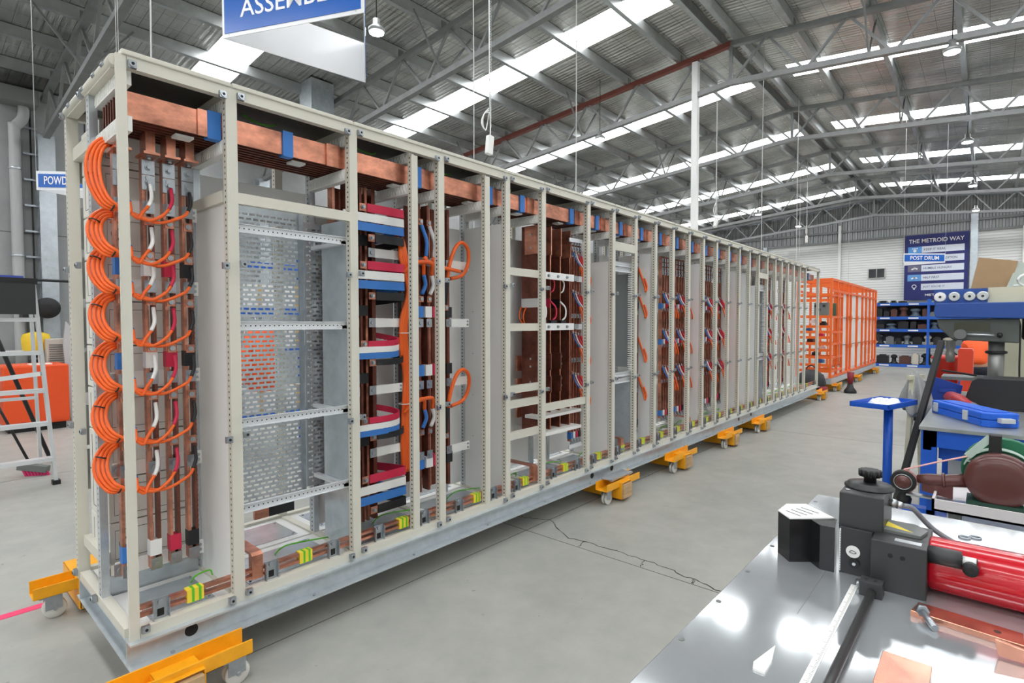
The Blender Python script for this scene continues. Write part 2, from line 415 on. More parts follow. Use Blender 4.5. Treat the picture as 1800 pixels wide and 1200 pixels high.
# left wall: panel joints, columns, downpipe
wl = bpy.data.objects['wall_left']
for x in (1.75, 7.6, 13.0): MB().box(x-.008, x+.008, YL-.004, YL, 0, 5.3).build('panel_joint', dark, wl)
MB().box(X0, X1, YL-.004, YL, 3.0, 3.012).build('panel_joint', jointm, wl)
for tx in TR:
    MB().box(tx-.11, tx+.11, YL-.22, YL-.21, 0, 4.62).box(tx-.11, tx+.11, YL-.01, YL, 0, 4.62).box(tx-.006, tx+.006, YL-.21, YL-.01, 0, 4.62).build('steel_column', galvpanel, wl)
t = thing('downpipe', 'grey round downpipe with an offset bend on the concrete wall', 'pipe', (.85, YL-.1, 0))
MB().tube(spline([(.82, YL-.1, 0), (.82, YL-.1, 2.5), (.82, YL-.1, 4.55), (.83, YL-.1, 4.68), (.93, YL-.1, 4.85), (.94, YL-.1, 5.05)], 5), .075, 14).build('pipe', mat('pipe_grey', (170, 172, 172), .5), t)
MB().box(.6, 1.1, YL-.35, YL-.01, 5.03, 5.25).build('rainwater_head', mat('gutter_grey', (120, 122, 122), .6), t)
for z in (1.0, 2.6, 4.0): MB().lathe((.82, YL-.1, z), [(.078, 0), (.085, .005), (.085, .03), (.078, .035)], 14).build('pipe_clip', galvpanel, t)
t = thing('conduit_rail', 'black vertical conduit with zinc clips on the concrete wall', 'conduit', (1.02, YL-.05, 0))
MB().cyl((1.02, YL-.06, 0), (1.02, YL-.06, 5.0), .012, 8).build('pipe', rubber, t)
for i in range(11): MB().box(.92, 1.1, YL-.09, YL-.04, .5+.42*i, .53+.42*i).build('clip', zinc, t)
# white square column
t = thing('column', 'tall white square steel column rising behind the switchboard', 'column', (8.4, 1.3, 0))
MB().box(8.35, 8.45, 1.25, 1.35, .012, 5.86).build('shaft', mat('column_white', (232, 233, 232), .4), t, bevel=.006)
MB().box(8.28, 8.52, 1.18, 1.42, 0, .012).build('base_plate', steel, t)
t = thing('roof_vent_duct', 'square galvanised duct dropping from the roof behind the ASSEMBLY sign', 'duct', (4.4, 6.3, 5))
MB().box(4.2, 4.62, 6.2, 6.6, 4.93, roof_z(6.4)).build('duct', galvpanel, t)
MB().box(4.17, 4.65, 6.17, 6.63, 4.9, 4.94).build('flange', galvpanel, t)

# high bay lamps
def lamp(x, y, z, label):
    t = thing('high_bay_lamp', label, 'lamp', (x, y, z), 'high bay lamps under the roof')
    MB().lathe((x, y, z), [(.085, .0), (.095, .01), (.095, .04), (.06, .07), (.04, .09), (.04, .15)], 20).build('housing', mat('lamp_housing', (150, 152, 152), .4, .5), t)
    MB().lathe((x, y, z-.012), [(.04, 0), (.08, .003), (.08, .011)], 20).build('lens', mat('lamp_glow', (255, 255, 255), .5, emit=(235, 250, 255), strength=LAMP_STRENGTH), t)
    MB().cyl((x, y, z+.15), (x, y, roof_z(y)), .006, 6).build('cord', rubber, t)
L1 = (3.235, 2.96, 4.9)
lamp(L1[0], L1[1], 4.9, 'round high bay lamp beside the hanging ASSEMBLY sign')
lamp(8.14, 3.0, 4.9, 'high bay lamp left of the white column')
lamp(8.26, -2.06, 4.9, 'high bay lamp over the drill press, largest on the right')
lamp(12.84, -2.1, 4.9, 'high bay lamp right of the ridge, next beyond the one over the drill')
lamp(17.2, -2.1, 4.9, 'high bay lamp right of the ridge, second beyond the one over the drill')
lamp(21.16, -2.1, 4.9, 'high bay lamp right of the ridge nearest the far wall')
lamp(17.43, 3.04, 4.9, 'high bay lamp left of the ridge, nearer the white column')
lamp(20.6, 2.66, 4.9, 'high bay lamp left of the ridge, nearer the far wall')

# ------------------------------------------------------------------ the switchboard
ZB, ZF, ZT = 0.17, 0.281, 2.555        # base underside, frame underside, lid top
XE, DEP = 11.25, 0.855
b = thing('base_frame', 'long galvanised steel channel base under the whole switchboard', 'base frame', (0, 0, ZB))
def chan(y0, y1, sgn, name):   # C channel along X, open outwards
    mb = MB(); yo, yi = (y0, y1)
    mb.box(-.02, XE+.02, min(yo, yi), max(yo, yi), ZB, ZB+.008); mb.box(-.02, XE+.02, min(yo, yi), max(yo, yi), ZF-.008, ZF)
    mb.box(-.02, XE+.02, yi-.004, yi+.004, ZB+.008, ZF-.008)
    return mb.build(name, galv, b)
fc = chan(-.03, .03, 1, 'front_channel'); chan(DEP+.03, DEP-.03, -1, 'rear_channel')
for x, s in ((-.02, 1), (XE+.02, -1)):
    MB().box(min(x, x+s*.06), max(x, x+s*.06), .03, DEP-.03, ZB, ZB+.008).box(min(x, x+s*.06), max(x, x+s*.06), .03, DEP-.03, ZF-.008, ZF).box(x+s*.052, x+s*.06, .03, DEP-.03, ZB+.008, ZF-.008).build('end_channel', galv, b)
for x in (.21, 3.3, 3.62, 6.9, 7.4): MB().cyl((x, .0255, .226), (x, .0262, .226), .026, 20).build('lifting_hole', dark, fc)
for x in [.13+.62*i for i in range(18)]: MB().cyl((x, -.005, ZB+.008), (x, -.005, ZB+.014), .008, 6).build('bolt', zinc, fc)

SECX = [0,.4,1.0,1.6,2.2,2.6,3.2,3.6,4.0,4.4,4.8,5.2,5.6,6.0,6.4,6.8,7.2,7.6,8.0,8.4,8.75,9.1,9.45,9.85,10.25,XE]
ORD = ['first','second','third','fourth','fifth','sixth','seventh','eighth','ninth','tenth','eleventh','twelfth','thirteenth','fourteenth','fifteenth','sixteenth','seventeenth','eighteenth','nineteenth','twentieth','twenty-first','twenty-second','twenty-third','twenty-fourth','twenty-fifth']
DESC = ['looped orange cables', 'perforated zinc mounting plates', 'flat red, white, blue and black straps', 'two large orange cable hoops', 'several beige cross rails', 'bolted copper plates and deep bars', 'small orange loops and a white partition',
        'a grey box and slotted duct', 'a single wide bar before a tall partition', 'an empty interior', 'four blue-taped copper bars', 'four blue-taped bars beside a partition', 'paired slotted rear posts', 'copper bars and red cables', 'three copper bars beside a partition', 'only a white partition', 'a plain white partition',
        'a narrow tray with duct', 'slim copper bars and module backs', 'slim copper bars', 'a slotted rear post', 'bare posts', 'three far copper bars', 'thin bare posts', 'the wide empty end opening']
# shared meshes
H = ZT-.02-ZF
def post_mesh(wd, dp, h, mats):
    mb = MB(); mb.box(-wd/2, wd/2, -dp/2, dp/2, 0, h, 0, 1); return mb.mesh('post', mats)
PM = post_mesh(.046, .04, H, [beige, post_side]); PM1 = post_mesh(.034, .016, H, [beige, beige]); PMZ = post_mesh(.03, .05, H-.05, [galvpanel, galv_side]); PMS = post_mesh(.044, .036, H-.1, [beige, post_side])
# corner clamp: folded zinc tab with a recessed socket bolt
cm = MB(); cm.box(-.014, .014, -.016, .0, -.014, .014); cm.tube([(0, -.016, 0), (0, -.021, 0)], .012, 12); cm.tube([(0, -.0205, 0), (0, -.0225, 0)], .006, 6, 1)
CLAMP = cm.mesh('corner_clamp', [zinc, dark])
# moulded busbar support comb with zigzag ribs
sb = MB(); sb.box(-.018, .018, .03, .43, 0, .058)
for i in range(14):
    y = .04+.027*i
    sb.bar((-.019, y, .008), (-.019, y+.013, .05), .003, .004); sb.bar((-.019, y+.013, .05), (-.019, y+.027, .008), .003, .004)
COMB = sb.mesh('busbar_support', insul)
ec = MB(); ec.box(-.03, .03, -.004, 0, 0, .095); ec.box(-.03, -.027, -.02, 0, 0, .09); ec.box(.027, .03, -.02, 0, 0, .09); ec.box(-.03, .03, -.02, .0, 0, .004); ec.box(-.012, .012, -.006, -.003, .02, .05, 1); ec.cyl((0, -.004, .078), (0, -.014, .078), .011, 8)
EARTHC = ec.mesh('earth_clamp', [zinc, dark])
bt = MB(); bt.cyl((0, 0, 0), (0, -.004, 0), .013, 12); bt.cyl((0, -.004, 0), (0, -.014, 0), .009, 6); BOLT = bt.mesh('bolt', zinc)
cl = MB(); cl.box(-.022, .022, -.005, 0, -.026, .026); cl.cyl((0, -.005, 0), (0, -.012, 0), .012, 8); CLIP = cl.mesh('bar_clip', zinc)
lg = MB(); lg.box(-.017, .017, -.006, 0, -.018, .018, 1); lg.cyl((0, -.006, 0), (0, -.014, 0), .012, 8); LUG = lg.mesh('cable_lug', [zinc, copper])
def comb(t, x): link('busbar_support', COMB, t, (x, 0, 2.262)); link('busbar_support', COMB, t, (x, 0, 2.438))
def strip(t, x0, x1, y, z, h=.05, ends=True):
    o = MB().box(x0, x1, y, y+.01, z-h/2, z+h/2).build('insulator_strip', insul, t)
    if ends:
        for dz in (-.012, .012): link('bolt', BOLT, o, (x1-.014, y, z+dz)).scale = (.55, .55, .55)
    return o
def tape(t, x0, x1, y0, y1, z0, z1, mm): return MB().box(x0-.0015, x1+.0015, y0-.0015, y1+.0015, z0, z1).build('tape_wrap', mm, t)
def cable(t, pts, r, mm=None, n=8, name='cable', k=6): return MB().tube(spline(pts, k), r, n).build(name, mm or orange, t)
def flat_bar(t, x0, x1, y0, y1, z0, z1, mm=None, name='copper_bar'): return MB().box(x0, x1, y0, y1, z0, z1).build(name, mm or copper, t)
def din(t, x0, x1, y, z):
    o = MB().box(x0, x1, y, y+.004, z-.02, z+.02).box(x0, x1, y-.012, y, z+.017, z+.02).box(x0, x1, y-.012, y, z-.02, z-.017).build('mounting_rail', zincrail, t)
    mb = MB()
    n = int((x1-x0)/.022)
    for i in range(n): mb.cyl((x0+.014+.022*i, y-.0005, z), (x0+.014+.022*i, y+.0005, z), .0035, 6)
    mb.build('rail_holes', dark, o); return o
def perf_plate(t, x0, x1, y, z0, z1, mm):
    """sheet with staggered slots, real openings"""
    mb = MB(); cx, rz = .036, .024; sw, sh = .026, .011; nr = int((z1-z0-.04)/rz)
    zs = z0
    mb.box(x0, x1, y, y+.002, z0, z0+.02); mb.box(x0, x1, y, y+.002, z0+.02+nr*rz, z1)
    for i in range(nr):
        a = z0+.02+i*rz; mb.box(x0, x1, y, y+.002, a+sh, a+rz)
        x = x0; off = (0 if i % 2 else cx/2); e = x0+.012+off
        while True:
            if e+sw > x1-.012: mb.box(x, x1, y, y+.002, a, a+sh); break
            mb.box(x, e, y, y+.002, a, a+sh); x = e+sw; e = x+cx-sw
    return mb.build('perforated_plate', mm, t)

SEC = []
for i in range(len(SECX)-1):
    x0, x1 = SECX[i], SECX[i+1]; n = len(SECX)-1
    t = thing('switchboard_section', '%s switchboard section from the near end, with %s' % (ORD[i], DESC[i]), 'cabinet', (x0, 0, ZF), 'sections of the long open switchboard')
    SEC.append(t)
    MB().box(x0+.003, x1-.003, -.008, DEP+.008, ZT-.02, ZT).build('lid', beige, t, bevel=.004)
    MB().box(x0+.022, x1-.022, .0, .035, 2.49, ZT-.02).build('top_rail', beige, t)
    MB().box(x0+.02, x1-.02, .036, DEP-.036, ZT-.03, ZT-.0205).build('lid_shade_plate', mat('lid_shade_dark', (84, 82, 74), .7), t)  # added dark plate; its colour stands for the shade inside the lid
    MB().box(x0+.022, x1-.022, DEP-.035, DEP, 2.49, ZT-.02).build('top_rail', beige, t)
    MB().box(x0-.02, x0+.02, .05, DEP-.05, 2.49, ZT-.02).build('depth_rail', beige, t)
    MB().box(x0+.022, x1-.022, .0, .035, ZF, ZF+.04).build('bottom_rail', beige, t)
    MB().box(x0+.022, x1-.022, DEP-.035, DEP, ZF, ZF+.04).build('bottom_rail', beige, t)
    MB().box(x0-.02, x0+.02, .05, DEP-.05, ZF, ZF+.035).build('depth_rail', beige, t)
    # white gland floor with a grey cover plate front and back
    fp = MB()
    for (ya, yb) in ((.035, .43), (.45, DEP-.035)):
        fp.box(x0+.02, x1-.02, ya, yb, ZF+.018, ZF+.024)
    fl = fp.build('floor_plate', white, t)
    for (ya, yb) in ((.085, .38), (.5, DEP-.085)):
        g = MB().box(x0+.075, x1-.075, ya, yb, ZF+.024, ZF+.027).build('gland_cover', galvpanel, fl)
        for (bx, by) in ((x0+.09, ya+.02), (x1-.09, ya+.02), (x0+.09, yb-.02), (x1-.09, yb-.02)): MB().cyl((bx, by, ZF+.027), (bx, by, ZF+.033), .006, 6).build('bolt', zinc, g)
    for px in ([x0] if i < n-1 else [x0, x1-.02]):
        link('front_post', PM if px > .1 else PM1, t, (px, .02, ZF) if px > .1 else (.003, .008, ZF)); link('middle_post', PMZ, t, (px, .44, ZF+.03)); link('rear_post', PM, t, (px, DEP-.02, ZF))
        for z in ((2.5, 1.775, 1.022, .312)):
            if px > .1: link('corner_clamp', CLAMP, t, (px-.037, 0, z-.008))
            if px < XE-.1 and (px > .1 or z in (2.5, .312)): link('corner_clamp', CLAMP, t, (px+.037, 0, z+.004))
    if i < n-1 or True:
        comb(t, x0 if i else .025)
    link('earth_clamp', EARTHC, t, (x0+(.1 if i == 0 else .155 if x1-x0 > .5 else .12), -.0+.035, ZF+.03))
    if x1-x0 > .5: link('earth_clamp', EARTHC, t, (x1-.125, .035, ZF+.03))
    cable(t, [(x0+.30, .3, ZF+.03), (x0+.31, .26, ZF+.07), (x0+.36, .24, ZF+.085), (x1-.02, .26, ZF+.05)], .004, c_green, 6, 'earth_cable', 4)
    if i > 0: cable(t, [(x0+.15, .25, ZT-.03), (x0+.2, .22, ZT-.06), (x0+.27, .22, ZT-.06), (x0+.32, .26, ZT-.03)], .004, c_green, 6, 'earth_cable', 4)
for k in (2, 3): link('mid_post', PMS, SEC[k], (SECX[k]+.4, .02, ZF+.04)); comb(SEC[k], SECX[k]+.4)
for k in (2, 3): link('middle_post', PMZ, SEC[k], (SECX[k]+.4, .44, ZF+.03))

# rear panels (the doors on the far face, seen through the openings)
for i, t in enumerate(SEC):
    x0, x1 = SECX[i], SECX[i+1]
    if i in (0, 1): continue
    if 20 <= i: continue
    MB().box(x0+.02, x1-.02, .455, .459, ZF+.06, 2.2).build('inner_panel', white, t)
MB().box(.42, .98, .455, .459, 2.06, 2.25).build('upper_panel', white, SEC[1])
def partition(i, x, mm=None, y0=.05, y1=.42, z0=ZF+.04, z1=2.06):
    o = MB().box(x-.003, x+.001, y0, y1, z0, z1).build('partition', mm or white, SEC[i])
    return o
partition(0, .395); MB().box(.375, .398, .05, .42, 2.05, 2.1).build('depth_rail', beige, SEC[0])
partition(1, .99, galvpanel, .05, .30); partition(3, 2.19, z1=2.2); partition(6, 3.59); partition(7, 3.99, galvpanel, .05, .42, ZF+.04, 1.0); partition(8, 4.39, z1=2.2); partition(12, 5.59, z1=2.2)
partition(14, 6.79, z1=2.2); partition(15, 7.19, z1=2.2); partition(16, 7.59, z1=2.05); partition(17, 7.99, galvpanel)
for x, i in ((2.19, 3), (3.59, 6), (4.39, 8)):
    for z in (.7, 1.0, 1.3, 1.6, 1.9): link('screw', BOLT, SEC[i], (x-.004, .33, z), rot=(0, 0, -PI/2)).scale = (.3, .3, .3)

# ---- main busbar: laminated plates along the top
mbz = thing('main_busbar', 'laminated copper main busbar running along the top of the switchboard', 'busbar', (0, .2, 2.32))
PLY = [.078+.038*i for i in range(8)]
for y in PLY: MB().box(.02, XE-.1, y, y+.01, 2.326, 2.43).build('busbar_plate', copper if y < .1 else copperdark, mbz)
for x0, x1 in zip(SECX[:-1], SECX[1:]):
    w_ = x1-x0
    if x0 > 0:
        MB().box(x0-.11, x0-.035, PLY[0]-.009, PLY[0], 2.322, 2.434).build('splice_plate', copper, mbz)
    tx = x0+(.3275 if x0 == 0 else .262 if x0 == .4 else .43 if w_ > .5 else .21); tw = .055 if x0 < .1 else .05
    if x0 == 1.0: tx = 1.455
    if x0 == 1.6: tx = 2.07
    MB().box(tx, tx+tw, PLY[0]-.0105, PLY[1]-.005, 2.318, 2.438).build('blue_tape', c_blue, mbz)
    MB().box(x0+w_*.55, x0+w_*.55+.07, PLY[1], PLY[2]+.02, 2.312, 2.322).build('joint_packer', insul, mbz)

# ---- earth busbar along the bottom
eb = thing('earth_busbar', 'twin copper earth bar with yellow and green tape along the bottom front', 'busbar', (0, .05, .36))
for z in (.345, .375): MB().box(.03, XE-.1, .04, .07, z, z+.013).build('bar', copper, eb)
for i, (x0, x1) in enumerate(zip(SECX[:-1], SECX[1:])):
    x = x0+(.2 if x1-x0 < .5 else .3)
    s = MB().box(x, x+.065, .036, .074, .338, .394).build('yellow_sleeve', c_yellow, eb)
    MB().box(x+.018, x+.028, .0352, .0748, .337, .395).build('green_stripe', c_green, s); MB().box(x+.045, x+.055, .0352, .0748, .337, .395).build('green_stripe', c_green, s)
for x in (.47, 2.52, 3.8, 5.3, 6.9):
    MB().prism([(.037, .34), (.073, .34), (.073, .45), (.30, .45), (.30, .462), (.055, .462), (.037, .45)], 'x', x, x+.05).build('riser_bar', copper, eb)
for x in (3.72, 3.76, 3.8, 3.84): link('bolt', BOLT, eb, (x, .035, .36))

# ---- section 1: drawer modules and cabled phase bars
t = SEC[0]
MH = .195
for k in range(10):
    z = .42+.2*k; m_ = MB().box(.03, .37, .47, .80, z, z+MH).build('drawer_module', offwhite, t, bevel=.004)
    mb = MB()
    for (xa, xb, za, zb2) in ((.05,.20,.03,.031),(.05,.20,.16,.161),(.05,.051,.03,.161),(.20,.201,.03,.161),(.23,.35,.03,.031),(.23,.35,.16,.161)): mb.box(xa, xb, .4685, .4705, z+za, z+zb2+.001)
    for yy in (.52, .74): mb.box(.0285, .0305, yy, yy+.0015, z+.03, z+.17)
    mb.box(.0285, .0305, .52, .74, z+.03, z+.032)
    mb.build('knockout_outline', jointm, m_)
    for zz in (.06, .12): MB().tube(spline([(.029, .56, z+zz), (.027, .58, z+zz+.02), (.027, .6, z+zz), (.029, .59, z+zz-.02)], 3), .002, 5).build('embossed_mark', offwhite, m_)
    if k in (0, 4, 7): MB().ring((.09, .467, z+.1), (0, 1, 0), .022, .005, 18, 6).build('cable_gland', grey, m_)
MB().box(.02, .38, .42, .43, .40, .445).build('cross_rail', beige, t); MB().box(.0, .03, .47, DEP-.04, .44, .49).build('end_rail', beige, t); MB().box(.0, .03, .47, DEP-.04, 2.29, 2.35).build('end_rail', beige, t)
MB().box(.02, .38, .44, .45, .30, .42).build('kick_panel', galvpanel, t); MB().box(.03, .37, .47, .8, .306, .31).build('shelf', white, t)
MB().box(.005, .025, .06, .40, 2.5, 2.53).build('end_profile', galvpanel, t)
MB().cyl((-.012, .02, 2.515), (-.012, DEP-.03, 2.515), .022, 14).build('end_tube', beige, t)
for y in (.1, .24, .44, .7): MB().cyl((-.03, y-.02, 2.515), (-.03, y+.02, 2.515), .009, 10).build('end_bracket', zinc, t)
for (y, z) in ((.84, 2.5), (.48, 2.5), (.84, 1.775), (.6, 1.78), (.6, 1.03), (.84, .31), (.48, .3), (.84, 1.03)): link('corner_clamp', CLAMP, t, (-.022, y, z), rot=(0, 0, -PI/2))
A_B = [(.052, c_blue), (.155, c_white), (.233, c_red), (.307, c_black)]
ASTR = [2.02, 1.68, 1.28, .89, .46]
for (bx, cm_) in A_B:
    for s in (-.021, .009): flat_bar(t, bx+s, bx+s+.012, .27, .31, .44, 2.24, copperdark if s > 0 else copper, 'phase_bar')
    d = flat_bar(t, bx-.03, bx+.03, .2, .32, 2.235, 2.245, copper, 'dropper'); MB().box(bx-.018, bx+.018, .22, .30, 2.245, 2.33).build('dropper_leg', copper, d); link('bolt', BOLT, d, (bx, .24, 2.235), rot=(PI/2, 0, 0))
    for z in (2.19, 2.125):
        link('joint_block', MB().box(-.024, .024, -.012, 0, -.031, .031).mesh('joint_block', zinc), t, (bx, .27, z)); link('bolt', BOLT, t, (bx, .258, z))
    for k, z in enumerate(ASTR):
        link('bar_clip', CLIP, t, (bx, .268, z))
    for z in (1.76, 1.36, .53): tape(t, bx-.021, bx+.021, .27, .31, z-.035, z+.035, cm_)
for z in ASTR: strip(t, .015, .362, .312, z, .062); link('bar_clip', CLIP, t, (.03, .311, z))
ZBOT = [1.97, 1.786, 1.636, 1.442, 1.236, 1.028, .82]
for k, zb_ in enumerate(ZBOT):
    top = zb_+(.30 if k == 0 else .19)
    for j, (bx, cm_) in enumerate(A_B):
        o_ = .007*(j-1.5)
        zl = zb_+.17-(.004*j)
        cz, rz_ = (top+zb_)/2+.008, (top-zb_)/2-.004; o_ = .011*(j-1.5)
        pts = [(.06+.01*j, .44, top-.01), (.055+.008*j, .34, top)]
        for q in range(7):
            an = math.radians(100+24*q); f_ = q/6
            pts.append((.03+(.074+o_*1.25)*math.cos(an), .29-.10*f_+o_*.5, cz+(rz_+o_*.9)*math.sin(an)))
        pts.append((.06, .185+o_, zb_+.008+o_*.3))
        if j: pts += [(.5*(.05+bx)-.01, .185+o_, zb_-.012-.003*j), (bx-.045, .195, zb_+.004+.004*j), (bx-.016, .21, zb_+.045)]
        else: pts += [(.07, .2, zb_+.05)]
        c = cable(t, pts, .0068)
        e = pts[-1]
        MB().tube(spline([e, (bx+.001, .225, zb_+.085), (bx+.004, .248, zl-.02)], 5), .0078, 8).build('phase_sleeve', cm_, c); link('cable_lug', LUG, c, (bx, .268, zl+.01))
    MB().ring((-.04, .25, zb_+.15), (.35, .1, 1), .017, .003, 12, 5).build('cable_tie', c_black, t); MB().ring((.01, .195, zb_+.02), (1, 0, -.4), .017, .003, 12, 5).build('cable_tie', c_black, t)
for z in (2.3, 1.98, 1.74, 1.5, 1.28, 1.02, .8):   # rear breaker doors with green-black rotary handles
    d = MB().box(.03, .37, DEP+.002, DEP+.02, z-.1, z+.1).build('module_door', mat('door_grey', (190, 192, 190), .4), t)
    MB().box(.05, .09, DEP+.02, DEP+.05, z-.04, z+.04).box(.055, .085, DEP+.05, DEP+.10, z-.012, z+.02).build('rotary_handle', c_black, d)
    MB().box(.054, .086, DEP+.102, DEP+.115, z-.018, z+.026).build('handle_grip', mat('handle_green', (30, 150, 96), .4), d)

# ---- section 2: perforated plates, mounting rails
t = SEC[1]
MB().box(.423, .977, .0, .03, 2.043, 2.09).build('cross_rail', beige, t)
perf_plate(t, .45, .90, .36, .56, 2.12, galvpanel)
for x in (.452, .892): MB().box(x-.012, x+.012, .345, .36, .56, 2.12).build('plate_flange', zinc, t)
p2 = perf_plate(t, .93, 1.16, .39, .60, 2.08, galvpanel)
for z in (1.945, 1.508, 1.07, .677): din(t, .43, .985, .05, z); MB().box(.955, .985, .05, .36, z-.02, z+.0).build('rail_bracket', zincrail, t)
MB().box(.8, .95, .58, .6, .42, .48).build('offcut_bar', c_black, t); MB().box(.72, .8, .58, .6, .42, .47).build('bare_bar_end', copper, t)

# ---- sections 3 and 4: straps, bars, hoops
t = SEC[2]
for xa, xb in ((1.02, 1.035), (1.10, 1.115), (1.19, 1.205), (1.225, 1.24), (1.27, 1.295)): flat_bar(t, xa, xb, .24, .29, .36, 2.30, copper if xa in (1.225, 1.02) else copperdark, 'phase_bar')
flat_bar(t, 1.05, 1.32, .31, .32, .5, 2.28, copperdark, 'riser_plate')
G = [(2.165, 2.11, 2.058, 2.0, 0), (1.845, 1.79, 1.736, 1.674, 0), (1.402, 1.370, 1.335, 1.295, 1), (.967, .93, .897, .868, 1), (.632, .571, .512, .447, 0)]
for (zr, zw, zb_, zk, lp) in G:
    for (z, xa, cm_) in ((zr, 1.18, c_red), (zw, 1.03, c_white), (zb_, 1.03, c_blue), (zk, 1.235, c_black)):
        xe = 1.44 if not lp else (1.41 if cm_ is not c_black else 1.44)
        if lp: pts = spline([(xa, .15, z), (xe-.12, .14, z), (xe-.03, .155, z+.004), (xe, .19, z+.015), (xe-.02, .26, z+.03), (xe-.14, .36, z+.06), (xe-.22, .44, z+.08)], 6)
        else: pts = [(xa, .15, z), (xe-.008, .15, z), (xe, .16, z), (xe, .30, z-.01), (xe-.02, .44, z-.02)]
        s = MB().ribbon(pts, .034 if lp else .047, .009).build('flat_strap', cm_, t)
        if xa > 1.1: link('bolt', BOLT, s, (xa-.025, .15, z)); MB().box(xa-.045, xa, .152, .158, z-.02, z+.02).build('strap_end', copper, s)
for z in (1.925, 1.522, 1.13, .765):
    strip(t, 1.265, 1.455, .2, z, .052)
    for x in (1.09, 1.13, 1.24): link('bar_clip', CLIP, t, (x, .2, z))
    tape(t, 1.10, 1.13, .235, .295, z+.04, z+.1, c_red); tape(t, 1.165, 1.235, .235, .295, z+.04, z+.1, c_black)
for j in range(4):
    o_ = .016*j
    cable(t, [(1.44+o_, .3, 2.12), (1.435+o_*.6, .2, 2.02), (1.425+o_, .17, 1.9), (1.49+o_, .19, 1.72), (1.44+o_*.8, .185, 1.55), (1.435+o_, .19, 1.35), (1.47+o_, .2, 1.2), (1.45+o_*.8, .19, .98), (1.44+o_, .19, .8), (1.47+o_, .22, .6)], .011)
for z in (1.46, 1.03): MB().ring((1.46, .187, z), (0, 0, 1), .036, .003, 14, 5).build('cable_tie', c_white, t)
t = SEC[3]
for xa, xb, y in ((1.585, 1.6, .2), (1.655, 1.67, .2), (1.70, 1.73, .26), (1.745, 1.775, .27), (1.822, 1.842, .2)): flat_bar(t, xa, xb, y, y+.06, .45, 2.26, copper if xa == 1.7 else copperdark, 'phase_bar')
flat_bar(t, 1.56, 1.80, .31, .32, .5, 2.26, copperdark, 'riser_plate')
for z in (1.905, 1.52, 1.13, .68):
    strip(t, 1.845, 2.02, .2, z, .055)
    for x in (1.595, 1.665, 1.832): link('bar_clip', CLIP, t, (x, .2, z))
for z, s in ((1.59, 1), (1.22, 1), (.63, 1)):
    for xa, cm_ in ((1.575, c_blue), (1.64, c_white), (1.70, c_red), (1.815, c_black)): tape(t, xa, xa+(.045 if cm_ is not c_white else .05), .2, .26, z-.035, z+.035, cm_)
for zt_ in (1.84, 1.0):
    for xa, cm_ in ((1.6, c_blue), (1.665, c_white)):
        c = cable(t, [(1.44, .17, zt_-.02), (1.5, .13, zt_+.04), (xa-.03, .14, zt_+.05), (xa, .17, zt_-.02)], .012)
        MB().tube(spline([(xa, .17, zt_-.02), (xa+.022, .18, zt_-.08), (xa+.002, .19, zt_-.14)], 5), .0125, 8).build('phase_sleeve', cm_, c); link('cable_lug', LUG, c, (xa, .198, zt_-.17))
        if zt_ > 1.5:
            MB().tube(spline([(xa, .19, 2.13), (xa+.03, .175, 2.03), (xa+.02, .17, 1.93)], 5), .0125, 8).build('phase_sleeve', cm_, c); link('cable_lug', LUG, c, (xa, .198, 2.15))
            cable(t, [(xa+.02, .17, 1.93), (xa+.01, .16, zt_+.07), (1.74, .13, zt_+.03), (1.9, .16, zt_+.02)], .012)
    cable(t, [(1.79, .16, zt_-.03), (1.80, .15, zt_+.06), (1.85, .15, zt_+.17), (1.91, .15, zt_+.21), (1.975, .16, zt_+.17), (1.985, .17, zt_+.08), (1.94, .18, zt_+.0), (1.84, .19, zt_-.03)], .0125)
    MB().tube([(1.79, .16, zt_-.03), (1.79, .175, zt_-.1), (1.795, .19, zt_-.2)], .014, 8).build('phase_sleeve', c_black, t); link('cable_lug', LUG, t, (1.8, .19, zt_-.22))

# ---- sections 5 and 6: bolted transfer bars
t = SEC[4]
pl = flat_bar(t, 2.775, 2.925, .30, .312, .62, 2.26, copperdark, 'transfer_plate')
for z in (2.2, 2.12, 1.24, 1.17, 1.06, .98, .86, .79):
    for x in (2.80, 2.9): link('bolt', BOLT, pl, (x, .3, z))
tape(t, 2.775, 2.925, .3, .312, 1.65, 1.72, c_blue)
MB().box(2.69, 2.99, .27, .3, 1.5, 1.545).build('current_transformer', c_black, t); MB().box(2.76, 2.86, .268, .27, 1.51, 1.535).build('rating_label', insul, t)
for z in (1.2, 1.02, .83): flat_bar(t, 2.66, 2.80, .312, .33, z-.06, z+.06, copper, 'branch_plate')
for z in (1.88, 1.49, 1.05, .945, .72): MB().box(2.24, 2.59, .0+.03, .06, z-.027, z+.027).build('cross_rail', beige, t)
for y_ in ((.2, 1.75), (.24, 1.68)): cable(t, [(2.82, .29, y_[1]), (2.72, y_[0]+.06, 1.66), (2.66, y_[0]+.05, 1.57), (2.7, .25, 1.46)], .006)
MB().box(2.4, 2.62, .4, .44, 1.28, 1.4).build('breaker_body', c_black, t)
t = SEC[5]
